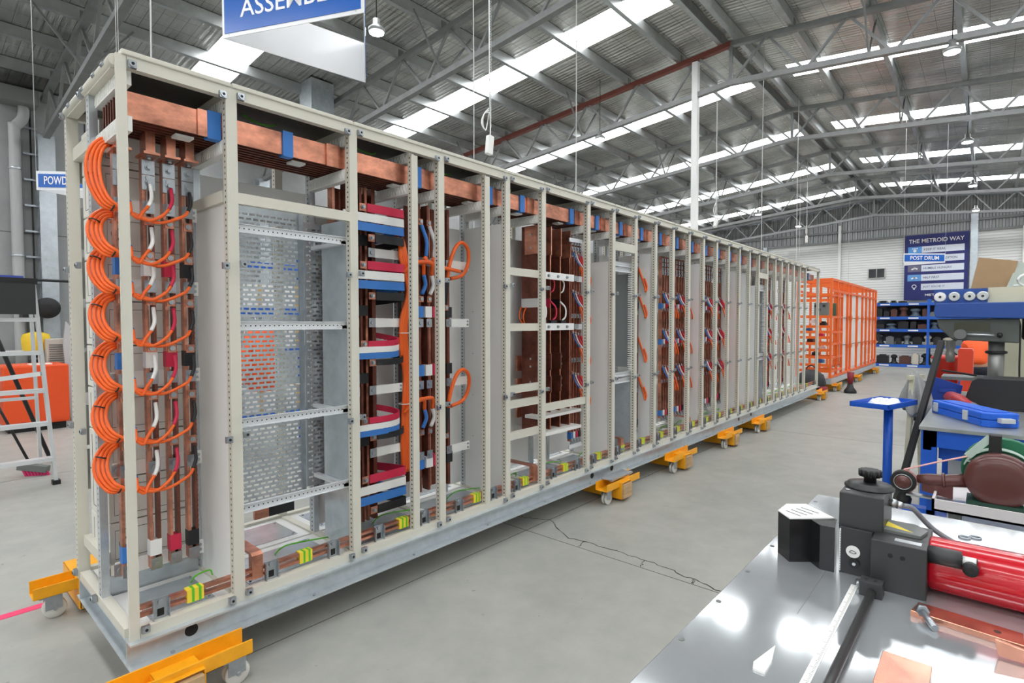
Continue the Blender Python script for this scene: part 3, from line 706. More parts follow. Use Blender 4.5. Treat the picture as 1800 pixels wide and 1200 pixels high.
for k, x in enumerate((2.70, 2.83, 2.96, 3.09)):
    f = flat_bar(t, x, x+.012, .12, .30, .64, 2.27, copperdark, 'deep_bar'); MB().box(x-.0005, x+.0125, .118, .12, .64, 2.27).build('bar_edge', copper, f)
    MB().box(x-.012, x, .10, .26, 2.05, 2.27).build('joint_plate', copper, f)
    for z in (2.2, 2.1, 1.24, 1.18, 1.06, 1.0): link('bolt', BOLT, f, (x-.001, .2, z), rot=(0, 0, -PI/2))
    if k < 3:
        MB().box(x-.014, x, .1, .2, 1.15, 1.28).box(x-.014, x, .1, .2, .97, 1.1).build('clamp_plate', copperdark, f)
    if k in (0, 1, 2):
        cm_ = (c_white, c_red, c_black)[k]; tape(t, x, x+.012, .12, .3, 1.64, 1.71, cm_)
        cc = MB().tube(spline([(x, .115, 1.69), (x+.05, .1, 1.64), (x+.05, .1, 1.57), (x+.02, .11, 1.54)], 5), .007, 7).build('sensor_lead', (c_white, c_red, c_white)[k], f)
        MB().box(x-.02, x+.05, .09, .12, 1.48, 1.54).build('current_transformer', c_black, f); MB().cyl((x+.0, .09, 1.5), (x, .08, 1.5), .018, 10).build('transformer_cap', insul, f)
        MB().tube(spline([(x, .115, 1.88), (x+.03, .1, 1.84), (x+.02, .1, 1.78), (x, .11, 1.76)], 5), .006, 7).build('sensor_lead', (c_white, c_red, c_white)[k], f)
for z in (1.88, 1.49):
    o = MB().box(2.62, 3.06, .05, .06, z-.027, z+.027).build('support_rail', white, t)
    for x in (2.72, 2.84, 2.96): link('bolt', BOLT, o, (x, .05, z))
    MB().box(3.06, 3.12, .045, .065, z-.02, z+.02).build('rail_joiner', zinc, o); MB().box(3.1, 3.18, .05, .06, z-.025, z+.02).build('rail_end', zincrail, o)
MB().box(2.62, 3.17, .01, .04, .855, .91).build('cross_rail', beige, t)
for z in (.80, .665): MB().box(2.62, 3.17, .05, .2, z-.012, z+.012).build('insulator_shelf', insul, t)
for z in (2.17, 1.0): MB().box(3.0, 3.18, .05, .06, z-.5*(z < 2)-.0, z-.5*(z < 2)+.03).build('slotted_angle', zincrail, t)
MB().box(2.97, 3.02, .44, .455, .3, .62).build('slotted_upright', galvpanel, t)
def bar_set(t, xs, y, cols, zl=.47, zt_=2.24, strips=(2.06, 1.66, 1.27, .88), loops=(1.74, 1.34, .94), wd=.03, r=.0075, stripx=None, tapez=(1.70, 1.31, .53), hoop=1, sleeves=True):
    for k, (x, cm_) in enumerate(zip(xs, cols)):
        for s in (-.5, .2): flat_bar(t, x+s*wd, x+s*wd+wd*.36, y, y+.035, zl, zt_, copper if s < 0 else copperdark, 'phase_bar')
        for z in tapez: tape(t, x-wd*.5, x+wd*.56, y, y+.035, z-.03, z+.03, cm_)
        for z in (2.2, 2.15, 2.1): link('joint_bolt', CLIP, t, (x, y-.003, z)).scale = (.7, .7, .7)
        for z in strips: link('bar_clip', CLIP, t, (x, y-.002, z)).scale = (.75, 1, .75)
        link('bar_clip', CLIP, t, (x, y-.002, zl+.0)).scale = (.75, 1, 1)
        for z in loops:
            zz = z-.008*k
            c = cable(t, [(x+.035, y-.06, zz-.02), (x+.05, y-.08, zz-.10), (x+.075*hoop, y-.08, zz-.15), (x+.12*hoop, y-.06, zz-.10), (x+.115*hoop, y-.01, zz+.04), (x+.06, y+.02, zz+.1)], r, None, 7, 'cable', 5)
            if sleeves: MB().tube(spline([(x, y-.012, zz+.1), (x+.012, y-.03, zz+.04), (x+.035, y-.06, zz-.02)], 4), r*1.15, 7).build('phase_sleeve', cm_ if cm_ is not c_black else c_red, c); link('cable_lug', LUG, c, (x, y-.002, zz+.11)).scale = (.8, 1, .8)
    for z in strips:
        a, b2 = stripx or (xs[0]-.09, xs[-1]+.04); strip(t, a, b2, y+.036, z, .05, False)
BWR = (c_blue, c_white, c_red, c_black)
bar_set(SEC[6], (3.245, 3.285, 3.325, 3.365), .2, BWR, zl=.5, strips=(1.58, 1.2), loops=(2.02, 1.68, 1.33, .98), wd=.026, r=.005, hoop=.55, tapez=(.55,))
bar_set(SEC[8], (4.335,), .17, (c_black,), zl=.44, strips=(1.62, 1.24, .84), loops=(1.98, 1.72, 1.28, .9), wd=.05, r=.009, hoop=.35, sleeves=False, tapez=(1.69, .52))
bar_set(SEC[10], (4.95, 5.01, 5.07, 5.13), .2, BWR, stripx=(4.83, 5.17), hoop=.8)
bar_set(SEC[11], (5.30, 5.37, 5.44, 5.51), .2, BWR, stripx=(5.22, 5.55), hoop=.8)
bar_set(SEC[13], (6.12, 6.19, 6.26, 6.33), .2, BWR, stripx=(6.03, 6.38), hoop=.8)
bar_set(SEC[14], (6.53, 6.60, 6.67), .2, (c_white, c_red, c_black), stripx=(6.43, 6.72), tapez=(1.7, 1.31, .55))
bar_set(SEC[18], (8.21, 8.27, 8.33, 8.39), .2, BWR, wd=.035, stripx=(8.1, 8.42))
bar_set(SEC[19], (8.58, 8.66, 8.74, 8.82), .2, BWR, wd=.04, stripx=(8.5, 8.86))
bar_set(SEC[22], (9.45, 9.54, 9.63), .2, (c_white, c_red, c_black), wd=.045, stripx=(9.36, 9.68))
for i, x in ((12, 5.72), (12, 5.84), (17, 7.75), (20, 9.0)): link('middle_post', PMZ, SEC[i], (x, .38, ZF+.03))
for i in (10, 11, 12, 13, 14, 18, 19):   # black seams between module backs
    x0, x1 = SECX[i], SECX[i+1]
    for k in range(5): MB().box(x0+.03, x1-.03, .449, .4545, .5+.35*k, .83+.35*k).build('module_back', offwhite, SEC[i], bevel=.003)
# ---- section 8 and 18: tray with grey box and slotted duct
for i, x0 in ((7, 3.6), (17, 7.6)):
    t = SEC[i]; a = x0+.025; b2 = x0+.375
    MB().box(a, b2, .0, .03, 2.16, 2.235).build('cross_rail', beige, t)
    for z in (2.05, 2.0, 1.05, .99): din(t, a, b2+.02, .05, z)
    bx = MB().box(a+.05, b2+.1, .30, .304, 1.1, 1.98).box(b2+.04, b2+.044, .06, .3, 1.1, 1.98).build('equipment_box', mat('box_grey', (150, 156, 156), .45), t)
    dd = MB().box(b2-.005, b2+.035, .07, .075, 1.08, 2.0).build('duct_back', grey, t)
    mb = MB()
    for k in range(46): mb.box(b2-.008, b2+.038, .03, .07, 1.085+.02*k, 1.097+.02*k)
    mb.build('slotted_duct', c_white, t)

# every part goes to the section it stands in
for i, t in enumerate(SEC):
    for o in [q for q in COL.objects if q.parent is t]:
        cx = W[o.name].x+sum(v[0] for v in o.bound_box)/8
        k = max([n for n in range(len(SEC)) if SECX[n] <= cx+.025] or [0])
        if k != i:
            o.parent = SEC[k]; o.location = W[o.name]-W[SEC[k].name]

# ------------------------------------------------------------------ dollies under the boards
def dolly(x, y, label, wheel_end=-1, L=.56, s=1):
    """yellow U-channel skate along X with a drop box holding timber and one castor; x,y is its middle"""
    t = thing('skate_dolly', label, 'dolly', (x, y, 0), 'yellow skate dollies under the boards')
    a, b2 = x-L/2, x+L/2; z = .128
    ch = MB().box(a, b2, y-.055, y+.055, z, z+.006).box(a, b2, y-.055, y-.049, z, z+.06).box(a, b2, y+.049, y+.055, z, z+.07)
    ch.build('channel', yellow, t, bevel=.003)
    MB().box(x-.07, x+.09, y-.075, y+.32, .022, .028).box(x-.07, x-.064, y-.075, y+.32, .022, z+.036).box(x+.084, x+.09, y-.075, y+.32, .022, z+.036).box(x-.07, x+.09, y-.075, y+.32, z+.03, z+.036).build('drop_box', yellow, t, bevel=.003)
    for k in range(3): MB().box(x-.06, x+.08, y-.09, y+.3, .03+.04*k, .068+.04*k).build('timber_packer', wood, t, bevel=.003)
    wx = x+wheel_end*(L/2-.07); c = MB()
    c.box(wx-.045, wx+.045, y-.045, y+.045, .12, .128); c.box(wx-.02, wx+.05, y-.03, y-.026, .05, .12); c.box(wx-.02, wx+.05, y+.026, y+.03, .05, .12); c.cyl((wx+.02, y-.034, .05), (wx+.02, y+.034, .05), .009, 8)
    cc = c.build('castor_fork', zinc, t)
    wm = MB()
    for o_ in (-.024, .004): wm.lathe((wx+.02, y+o_, .05), [(.02, 0), (.046, .001), (.05, .004), (.05, .016), (.046, .019), (.02, .02)], 24, 'y')
    wm.build('wheel', nylon, cc)
dolly(.10, -.115, 'yellow dolly under the near front corner of the switchboard', 1, .56)
dolly(.09, 1.14, 'yellow dolly sticking out behind the near end of the switchboard', -1, .5)
dolly(3.52, -.10, 'yellow dolly carrying a loose grey profile, beneath the switchboard front')
dolly(4.80, -.10, 'yellow dolly next past the one carrying the grey profile')
dolly(6.22, -.10, 'third yellow dolly from the one carrying the grey profile')
dolly(7.47, -.10, 'fourth yellow dolly along, just before the far half of the base')
dolly(11.5, -.02, 'yellow dolly at the far end of the switchboard')
dolly(13.3, .05, 'yellow dolly under the near corner of the orange frame')
dolly(15.9, .05, 'yellow dolly under the middle of the orange frame')
dolly(18.8, .05, 'yellow dolly under the far end of the orange frame')
tag(MB().prism([(-.155, .215), (-.145, .195), (-.135, .195), (-.135, .203), (-.055, .203), (-.055, .195), (-.045, .195), (-.04, .215)], 'x', 3.33, 3.68).build('metal_profile', galvpanel), 'loose grey metal profile lying across a yellow dolly', 'metal strip')
tag(MB().box(-.6, -.03, 1.30, 1.36, 0, .002).build('pink_strap', mat('pink', (236, 60, 110), .5)), 'flat pink strap lying on the floor beside the rear dolly', 'strap')

# ------------------------------------------------------------------ hanging signs
def tri_sign(verts, zb, h, words, label, tw, th, tz, face=0, ins=None):
    t = thing('hanging_sign', label, 'sign', (*verts[0], zb), 'three-sided hanging area signs')
    n = 3; cx = sum(v[0] for v in verts)/3; cy = sum(v[1] for v in verts)/3
    for k in range(3):
        a = Vector((*verts[k], 0)); b2 = Vector((*verts[(k+1) % 3], 0)); d = (b2-a).normalized(); nrm = Vector((d.y, -d.x, 0))
        if nrm.dot(Vector((cx, cy, 0))-a) > 0: nrm = -nrm
        pan = MB().bar(a+Vector((0,0,zb+h/2)), b2+Vector((0,0,zb+h/2)), .006, h).build('panel', signwhite, t)
        q0 = a+d*.02+nrm*.005; q1 = b2-d*.02+nrm*.005
        MB().bar(q0+Vector((0,0,zb+h/2)), q1+Vector((0,0,zb+h/2)), .004, h-.05).build('blue_face', signblue, pan)
        if k == face:
            R = d if nrm.cross(Vector((0,0,1))).dot(d) < 0 else -d
            L0 = (q0 if R.dot(d) > 0 else q1); side = (q1-q0).length
            place_text(words, L0+R*((side-tw)/2 if ins is None else ins)+nrm*.003+Vector((0,0,zb+tz)), R, (0,0,1), tw, th, pan, textwhite, bold=.004)
        for zz in (.015, h-.015):
            for u in (.05, .95): MB().cyl(a.lerp(b2, u)+nrm*.003+Vector((0,0,zb+zz)), a.lerp(b2, u)+nrm*.006+Vector((0,0,zb+zz)), .004, 6).build('rivet', galv, pan)
    for v in verts:
        MB().cyl((*v, zb+h), (*v, roof_z(v[1])), .003, 5).build('hanging_wire', rope, t)
    return t
tri_sign([(.908, 1.372), (1.349, .409), (1.908, 1.232)], 3.4, .30, 'ASSEMBLY', 'blue and white three-sided ASSEMBLY sign hanging above the switchboard', .76, .115, .11)
tri_sign([(.32, 4.05), (.85, 3.55), (1.0, 4.25)], 2.73, .17, 'POWDER', 'small blue three-sided POWDER sign by the concrete wall', .27, .075, .05, ins=.05)
tri_sign([(14.15, -1.03), (14.74, -1.72), (14.95, -.95)], 2.835, .20, 'POST DRUM', 'small blue three-sided POST DRUM sign in front of the navy poster', .62, .085, .06)

# hanging power droppers and plain wires
for (x, y, z0, lab) in ((.66, 2.0, 2.6, 'thin white wire hanging left of the ASSEMBLY sign'), (3.86, 2.0, 2.2, 'thin white wire left of the hanging chain'), (4.75, 1.2, 2.0, 'thin white wire hanging over the middle of the switchboard'), (9.0, .4, 2.6, 'thin white wire hanging just right of the white column'),
                        (11.6, .5, 2.0, 'thin white wire hanging under the roof ridge'), (16.0, 1.5, 1.5, 'thin wire hanging beyond the far end of the switchboard'), (20.0, 1.0, 1.5, 'thin wire hanging near the far window')):
    tag(MB().tube(spline([(x, y, z0), (x+.02, y+.01, (z0+roof_z(y))/2), (x, y, roof_z(y)-.05)], 5), .006, 5).build('hanging_wire', rope), lab, 'wire')
def pendant(x, y, z, lab, tilt):
    t = thing('power_pendant', lab, 'socket outlet', (x, y, z), 'power outlets hanging from the roof')
    R_ = Matrix.Rotation(tilt, 3, 'Y')
    MB().obox((x, y, z), (.075, .06, .2), R_).build('outlet_box', c_white, t, bevel=.012)
    tp = Vector((x, y, z))+R_@Vector((0, 0, .1))
    MB().tube(spline([tp, tp+Vector((0,0,.15)), (x, y, z+1.0), (x, y, roof_z(y))], 5), .006, 6).build('cord', c_white, t)
    ch = MB(); zz = z+.2
    while zz < roof_z(y)-.05: ch.ring((x+.018, y, zz), (1, 0, 0) if int(zz*100) % 2 else (0, 1, 0), .012, .003, 8, 4); zz += .026
    ch.build('chain', galv, t)
    for k in range(3): MB().tube(spline([(x-.01, y, z+.34+.02*k), (x-.08, y, z+.3), (x-.1-.01*k, y, z+.2), (x-.06, y, z+.14), (x-.03, y, z+.22), (x-.005, y, z+.34)], 4), .006, 6).build('cord_coil', c_white, t)
pendant(3.6, 1.5, 3.38, 'white power outlet on a chain above the near half of the switchboard', .12)
pendant(9.88, 1.5, 3.43, 'white power outlet hanging beside the white column', .5)
pendant(16.73, 1.5, 3.9, 'white power outlet hanging above the far end of the switchboard', 0)

# ------------------------------------------------------------------ left: ladder, cabinet, bench clutter
t = thing('step_ladder', 'aluminium step ladder standing at the left edge', 'ladder', (.2, 4.2, 0))
alu = mat('aluminium', (226, 229, 231), .35, .4)
top = 1.87; base = .41
for s in (0, 1):
    xb = base-.62*s; xt = .27-.42*s
    MB().bar((xb, 4.15, .03), (xt, 4.0, top), .028, .06, up=(0, 1, 0)).build('front_rail', alu, t); MB().bar((xb-.01+.02*s, 4.85, .03), (xt-.02+.04*s, 4.06, top), .024, .05, up=(0, 1, 0)).build('rear_rail', alu, t)
    MB().box(xb-.03, xb+.03, 4.11, 4.18, 0, .04).build('foot', rubber, t); MB().box(xb-.03, xb+.02, 4.82, 4.88, 0, .04).build('foot', rubber, t)
for z in (.27, .61, .92, 1.27, 1.57):
    f = z/top; MB().box(base-.62+.2*f+.01, base-.14*f-.01, 4.13-.15*f-.04, 4.13-.15*f+.06, z-.035, z).build('step', alu, t)
for z in (.5, .78): f = z/top; MB().box(base-.6+.2*f, base-.16*f, 4.85-.8*f, 4.87-.8*f, z, z+.03).build('rear_brace', alu, t)
MB().bar((base-.1, 4.05, 1.06), (base-.58, 4.4, .98), .025, .04).build('spreader', alu, t)
MB().box(-.17, .29, 3.93, 4.12, top, top+.05).build('top_cap', rubber, t); MB().box(-.16, .27, 3.9, 3.93, 1.6, top).build('tool_tray', mat('tray_black', (44, 45, 46), .6), t)
MB().box(.0, .2, 3.96, 4.06, top+.05, top+.07).build('cap_label', mat('label_blue', (60, 80, 170), .4), t)
t = thing('tool_cabinet', 'low orange metal cabinet against the concrete wall', 'cabinet', (.7, 7.9, 0))
ocab = mat('cabinet_orange', (232, 82, 30), .4)
MB().box(.4, 1.12, 7.6, 8.3, .1, .93).build('body', ocab, t, bevel=.02); MB().box(.42, .75, 7.59, 7.6, .14, .86).build('door', ocab, t); MB().box(.77, 1.1, 7.59, 7.6, .14, .86).build('door', ocab, t)
MB().box(.7, .95, 7.7, 7.9, .93, .945).build('paper', c_white, t); MB().box(.45, 1.08, 7.65, 8.25, 0, .1).build('plinth', dark, t)
t = thing('work_table', 'white steel table standing behind the orange cabinet', 'table', (.4, 8.9, 0))
MB().box(-.4, .95, 8.5, 9.2, 1.05, 1.09).build('top', c_white, t); MB().box(-.4, .95, 8.6, 9.2, .6, .63).build('shelf', c_white, t)
for x in (-.38, .91): MB().box(x, x+.04, 8.52, 8.56, 0, 1.05).build('leg', c_white, t); MB().box(x, x+.04, 9.14, 9.18, 0, 1.05).build('leg', c_white, t)
tag(MB().lathe((.92, 8.75, 1.09), [(.14, 0), (.17, .02), (.18, .2), (.16, .26), (.05, .3)], 16).build('yellow_drum', mat('drum_yellow', (226, 190, 40), .5)), 'yellow round drum on the white table behind the ladder', 'drum')
t = thing('air_cooler', 'beige louvred air cooler beside the white table', 'cooler', (1.15, 8.6, 0))
MB().box(1.0, 1.3, 8.45, 8.85, .0, 1.28).build('body', mat('cooler_beige', (196, 192, 180), .5), t, bevel=.01)
for k in range(9): MB().box(1.03, 1.27, 8.44, 8.45, .9+.035*k, .915+.035*k).build('louvre', grey, t)
t = thing('motor_unit', 'round black motor mounted on the concrete wall', 'motor', (1.1, 9.2, 1.8))
MB().lathe((1.12, 9.0, 1.77), [(.05, 0), (.16, .01), (.17, .06), (.15, .14), (.08, .5)], 20, 'y').build('fan_cover', rubber, t); MB().box(.8, 1.0, 9.0, 9.5, 1.62, 1.9).build('gearbox', rubber, t)
t = tag(MB().prism([(1.25, 0), (1.55, 0), (1.5, .9), (1.35, 1.35), (1.22, 1.55), (1.18, 1.2)], 'y', 8.3, 8.36).build('plastic_sheet', mat('sheet_grey', (190, 192, 192), .35)), 'crumpled grey plastic sheet hanging behind the first cabinet handles', 'sheet')
t = thing('black_pole', 'long black pole leaning behind the ladder', 'pole', (.5, 4.9, 0))
MB().cyl((.55, 5.3, .0), (-.1, 5.0, 2.1), .02, 8).build('shaft', rubber, t)
t = thing('broom', 'grey broom head with pink bristles on the floor behind the ladder', 'broom', (.35, 4.7, 0))
MB().bar((.22, 4.75, .1), (.42, 4.6, .06), .07, .06).build('head', grey, t)
for k in range(8): MB().bar((.24+.022*k, 4.73-.016*k, .08), (.27+.022*k, 4.70-.016*k, .0), .015, .02).build('bristle_tuft', mat('bristle_pink', (214, 50, 110), .7), t)
MB().cyl((.30, 4.69, .11), (-.1, 5.3, 1.3), .012, 8).build('handle', rubber, t)
t = thing('overhead_rail', 'black horizontal cable rail across the concrete wall', 'rail', (0, 6, 2))
MB().cyl((-1.5, 6.0, 2.05), (1.0, 6.0, 2.03), .016, 8).build('rail', rubber, t); MB().cyl((-1.2, 6.0, 0), (-1.2, 6.0, 2.05), .02, 8).build('stand', rubber, t)

card_tape = mat('tape_brown', (190, 160, 110), .5)
# ------------------------------------------------------------------ far: orange frame
t = thing('orange_frame', 'bright orange tall switchboard frame with white panels beyond the switchboard', 'frame', (12.8, .4, 0))
FX = [12.95, 13.55, 14.1, 14.75, 15.15, 16.0, 16.8, 17.4, 18.0, 18.6, 19.1]; y0, y1 = .12, .78; za, zb = .30, 2.49
MB().box(12.9, 19.15, y0-.03, y1+.03, .17, .29).build('base_channel', galv, t)
for x in FX:
    hw = .011 if x in (16.0, 16.8, 18.0, 18.6, 14.1) else .025
    for y in (y0, y1): MB().box(x-hw, x+hw, y-.025, y+.025, za, zb).build('post', oframe, t)
    MB().box(x-.02, x+.02, y0, y1, zb-.05, zb).build('cross_member', oframe, t)
for y in (y0, y1):
    for z in (za, 2.2, zb-.05): MB().box(FX[0], FX[-1], y-.02, y+.02, z, z+.05).build('rail', oframe, t)
for k, z in enumerate((.42, .55, .72, .88, 1.02, 1.16, 1.28, 1.40, 1.62, 1.98, 2.1, 2.3)):
    MB().box(FX[0]-.02, FX[0]+.02, y0, y1, z, z+.06).build('end_rail', oframe, t)
    if k % 2 == 0: MB().box(FX[0], FX[2], y0-.02, y0+.02, z, z+.045).build('side_rail', oframe, t); MB().box(FX[1]-.02, FX[1]+.02, y0, y1, z, z+.06).build('cross_member', oframe, t)
for a, b2 in zip(FX[2:-1], FX[3:]):
    MB().box(a+.03, b2-.03, y0+.02, y0+.03, za+.12, 2.2).build('white_panel', white, t)
    for z in (.98, 1.62): MB().box(a+.03, b2-.03, y0+.012, y0+.02, z, z+.015).build('panel_joint', grey, t)
    for z in (.9, 1.58): MB().box(b2-.06, b2+.06, y0-.035, y0-.01, z, z+.1).build('hinge_block', oframe, t)
bk = MB().box(12.98, 13.4, .2, .46, 1.66, 1.96).build('breaker', mat('breaker_grey', (112, 116, 114), .5), t)
for (y, z) in ((.24, 1.86), (.33, 1.78), (.40, 1.86)): MB().box(12.965, 12.98, y, y+.05, z, z+.05).build('breaker_toggle', c_black, bk)
MB().box(13.42, 13.44, .11, .3, 1.64, 1.95).build('circuit_board', mat('board_green', (80, 110, 90), .5), t)
for k, (z, y, mm) in enumerate(((1.45, .25, c_black), (1.5, .45, c_white), (1.2, .3, c_red), (1.08, .5, c_black), (.92, .25, c_white), (.78, .4, c_black), (.62, .3, c_blue), (1.32, .55, c_blue))):
    MB().box(13.1, 13.3, y, y+.12, z, z+.07).box(13.12, 13.28, y+.03, y+.09, z+.07, z+.1).build('fitting', mm, t)
t = thing('tool_bag', 'black and red fabric bag lying past the switchboard end', 'bag', (12.25, .25, 0))
MB().lathe((12.3, .35, 0), [(.2, 0), (.28, .08), (.29, .25), (.24, .42), (.1, .52)], 16).build('body', c_black, t); MB().lathe((12.2, .12, .05), [(.11, 0), (.13, .06), (.1, .14)], 12).build('pocket', mat('bag_red', (140, 20, 40), .6), t); MB().ring((12.3, .35, .52), (1, 0, 0), .09, .012, 14, 6).build('handle', c_black, t)
t = thing('floor_jack', 'small black bottle jack with red handle on the aisle floor', 'jack', (13.05, -.25, 0))
MB().lathe((13.05, -.25, 0), [(.12, 0), (.12, .05), (.07, .12), (.05, .2)], 12).build('body', c_black, t); MB().cyl((13.05, -.25, .2), (13.07, -.25, .45), .05, 10, .07).build('handle', mat('jack_red', (130, 26, 40), .5), t)

# ------------------------------------------------------------------ far: blue racking with tooling
t = thing('pallet_rack', 'blue steel racking loaded with tooling in front of the far wall', 'rack', (22.5, -.5, 0))
ZS = [.10, .77, 1.30, 1.72, 2.19]
for x in (22.2, 22.85):
    for y in (.62, -.95, -2.4): MB().box(x-.03, x+.03, y-.035, y+.035, 0, 2.3).build('upright', racking, t)
for z in ZS:
    MB().box(22.16, 22.2, -2.4, .62, z-.1, z).build('beam', racking, t); MB().box(22.85, 22.89, -2.4, .62, z-.1, z).build('beam', racking, t)
    MB().box(22.2, 22.85, -2.4, .62, z-.02, z).build('shelf_deck', mat('deck_dark', (60, 66, 76), .6), t)
    for y in (.25, -.55): MB().box(22.155, 22.16, y-.14, y+.14, z-.075, z-.03).build('location_label', c_white, t)
MB().box(22.84, 22.848, -2.36, .58, .85, 2.15).build('dark_depth_sheet', mat('deck_dark', (60, 66, 76), .6), t)  # added sheet; its colour stands for the dark depth behind the tooling
tool_m = [mat('tooling_dark', (52, 52, 54), .45, .4), mat('tooling_grey', (120, 126, 130), .4, .5), mat('tooling_rust', (96, 60, 52), .6), mat('tooling_black', (26, 27, 30), .5), mat('tooling_cream', (214, 208, 192), .6), mat('tooling_bluegrey', (92, 108, 122), .5)]
tnames = ['dark', 'grey', 'rusty', 'black', 'cream', 'blue-grey']; shelves = ['bottom', 'second lowest', 'middle', 'second highest', 'top']
for si, z in enumerate(ZS):
    y = .50; k = 0; hmax = [.5, .42, .33, .36, .14][si]
    while y > -1.75:
        r_ = random.uniform(.08, .17)*(1.15 if si == 0 else 1); h = hmax*random.uniform(.5, 1); c = random.choice([0, 1, 3, 3, 0, 5, 2, 4] if si < 4 else [3, 0, 0])
        y -= r_; mb = MB()
        if random.random() < .65: mb.lathe((22.36, y, z), [(r_, 0), (r_, .03), (r_*.6, h*.25), (r_*.55, h*.6), (r_*.85, h*.68), (r_*.85, h*.85), (r_*.4, h)], 14); kind = 'flanged tooling die'
        else: mb.box(22.25, 22.55, y-r_*.9, y+r_*.9, z, z+h*.75); mb.box(22.28, 22.5, y-r_*.5, y+r_*.5, z+h*.75, z+h*.85); kind = 'stepped tooling block'
        k += 1
        if si < 4 or k < 4:
            tag(mb.build('tooling_die' if 'die' in kind else 'tooling_block', tool_m[c]), '%s %s on the %s blue shelf, %s from the left' % (tnames[c], kind, shelves[si], ORD[k-1]), 'tooling', 'tooling on the blue racking')
        y -= r_+.025

# ------------------------------------------------------------------ poster on the far wall
t = thing('wall_poster', 'large navy poster headed THE METROID WAY on the far wall', 'poster', (24.1, -1, 2.3))
px = 24.02; ya, yb, za, zb = -.09, -1.90, 2.33, 4.68
MB().box(px, px+.02, yb, ya, za, zb).build('banner', navy, t)
Rv, Uv = (0, -1, 0), (0, 0, 1)
place_text('THE METROID WAY', (px-.004, ya-.12, 4.385), Rv, Uv, 1.56, .145, t, textwhite, bold=.012)
paleb = mat('poster_pale', (226, 232, 244), .6); icb = [mat('icon_sky', (92, 158, 226), .6), navy, mat('icon_grey', (112, 110, 134), .6), mat('icon_blue', (100, 160, 222), .6), navy]
rows = ['KEEP IT REAL', 'TRADITION', 'HUMBLE HUNGRY', 'HELP FIRST', 'JUST SOLVE IT']; txn = mat('poster_text', (84, 88, 120), .6)
for k, s in enumerate(rows):
    zc = 4.14-.335*k
    rw = MB().box(px-.004, px, yb+.12, ya-.5, zc-.115, zc+.115).build('text_band', paleb, t)
    place_text(s, (px-.006, ya-(.56 if k != 1 else 1.0), zc-.04), Rv, Uv, [.62, .5, .8, .46, .62][k], .08, rw, txn, bold=.008)
    ib = MB().box(px-.004, px, ya-.5, ya-.1, zc-.115, zc+.115).build('icon_band', icb[k], t)
    im = MB(); yc = ya-.3
    if k == 4: im.ring((px-.006, yc, zc+.025), (1, 0, 0), .06, .012, 16, 4); im.box(px-.012, px-.004, yc-.025, yc+.025, zc-.09, zc-.05)
    elif k in (2, 3): im.bar((px-.007, yc+.09, zc-.03), (px-.007, yc-.02, zc+.02), .006, .05, up=(0, 0, 1)); im.bar((px-.007, yc+.02, zc+.03), (px-.007, yc-.09, zc-.02), .006, .05, up=(0, 0, 1))
    else:
        for dy in (-.06, 0, .06): im.cyl((px-.004, yc+dy, zc+.05), (px-.008, yc+dy, zc+.05), .024, 12)
        im.cyl((px-.004, yc, zc-.03), (px-.008, yc, zc-.03), .05, 12)
    im.build('icon', textwhite, ib)
place_text('METR', (px-.004, ya-.62, 2.47), Rv, Uv, .38, .08, t, textwhite, bold=.012)

# glimpsed through the perforated plates: rack with cartons and a hanging hi-vis garment
t = thing('carton_rack', 'blue rack of white cartons glimpsed through the perforated plates', 'rack', (2.3, 3.9, 0))
for x in (1.5, 2.9): 
    for y in (3.7, 4.2): MB().box(x-.03, x+.03, y-.03, y+.03, 0, 2.4).build('upright', racking, t)
for z in (.5, 1.25, 1.7, 2.2): MB().box(1.5, 2.9, 3.68, 3.72, z-.08, z).build('beam', racking, t); MB().box(1.5, 2.9, 3.72, 4.2, z-.02, z).build('shelf_deck', grey, t)
for z in (.5, 1.25, 1.7):
    for k in range(3): tag(MB().box(1.56+.44*k, 1.93+.44*k, 3.75, 4.1, z, z+.28).box(1.72+.44*k, 1.77+.44*k, 3.749, 4.101, z+.0, z+.281, 1).build('carton', [c_white, card_tape]), 'white carton on the %s shelf of the rack behind, %s from the left' % ({.5: 'low', 1.25: 'middle', 1.7: 'upper'}[z], ORD[k]), 'carton', 'cartons on the rack behind the switchboard')
t = thing('hi_vis_jacket', 'orange garment hanging behind the perforated plates', 'jacket', (2.0, 3.4, .7))
jm = mat('shirt_orange', (240, 92, 34), .7, bump=.3, bscale=9)
MB().tube([(2.03, 3.4, 1.52), (2.03, 3.4, 1.42), (2.04, 3.4, 1.15), (2.05, 3.4, .8)], .1, 18, radii=[.05, .13, .14, .15]).build('torso', jm, t)
for s in (-1, 1): MB().tube([(2.03+s*.09, 3.4, 1.44), (2.03+s*.17, 3.38, 1.2), (2.03+s*.18, 3.36, .88)], .05, 12, radii=[.06, .055, .045]).build('sleeve', jm, t)
MB().cyl((2.03, 3.4, 1.5), (2.03, 3.70, 1.66), .008, 6).build('hanger', steel, t)

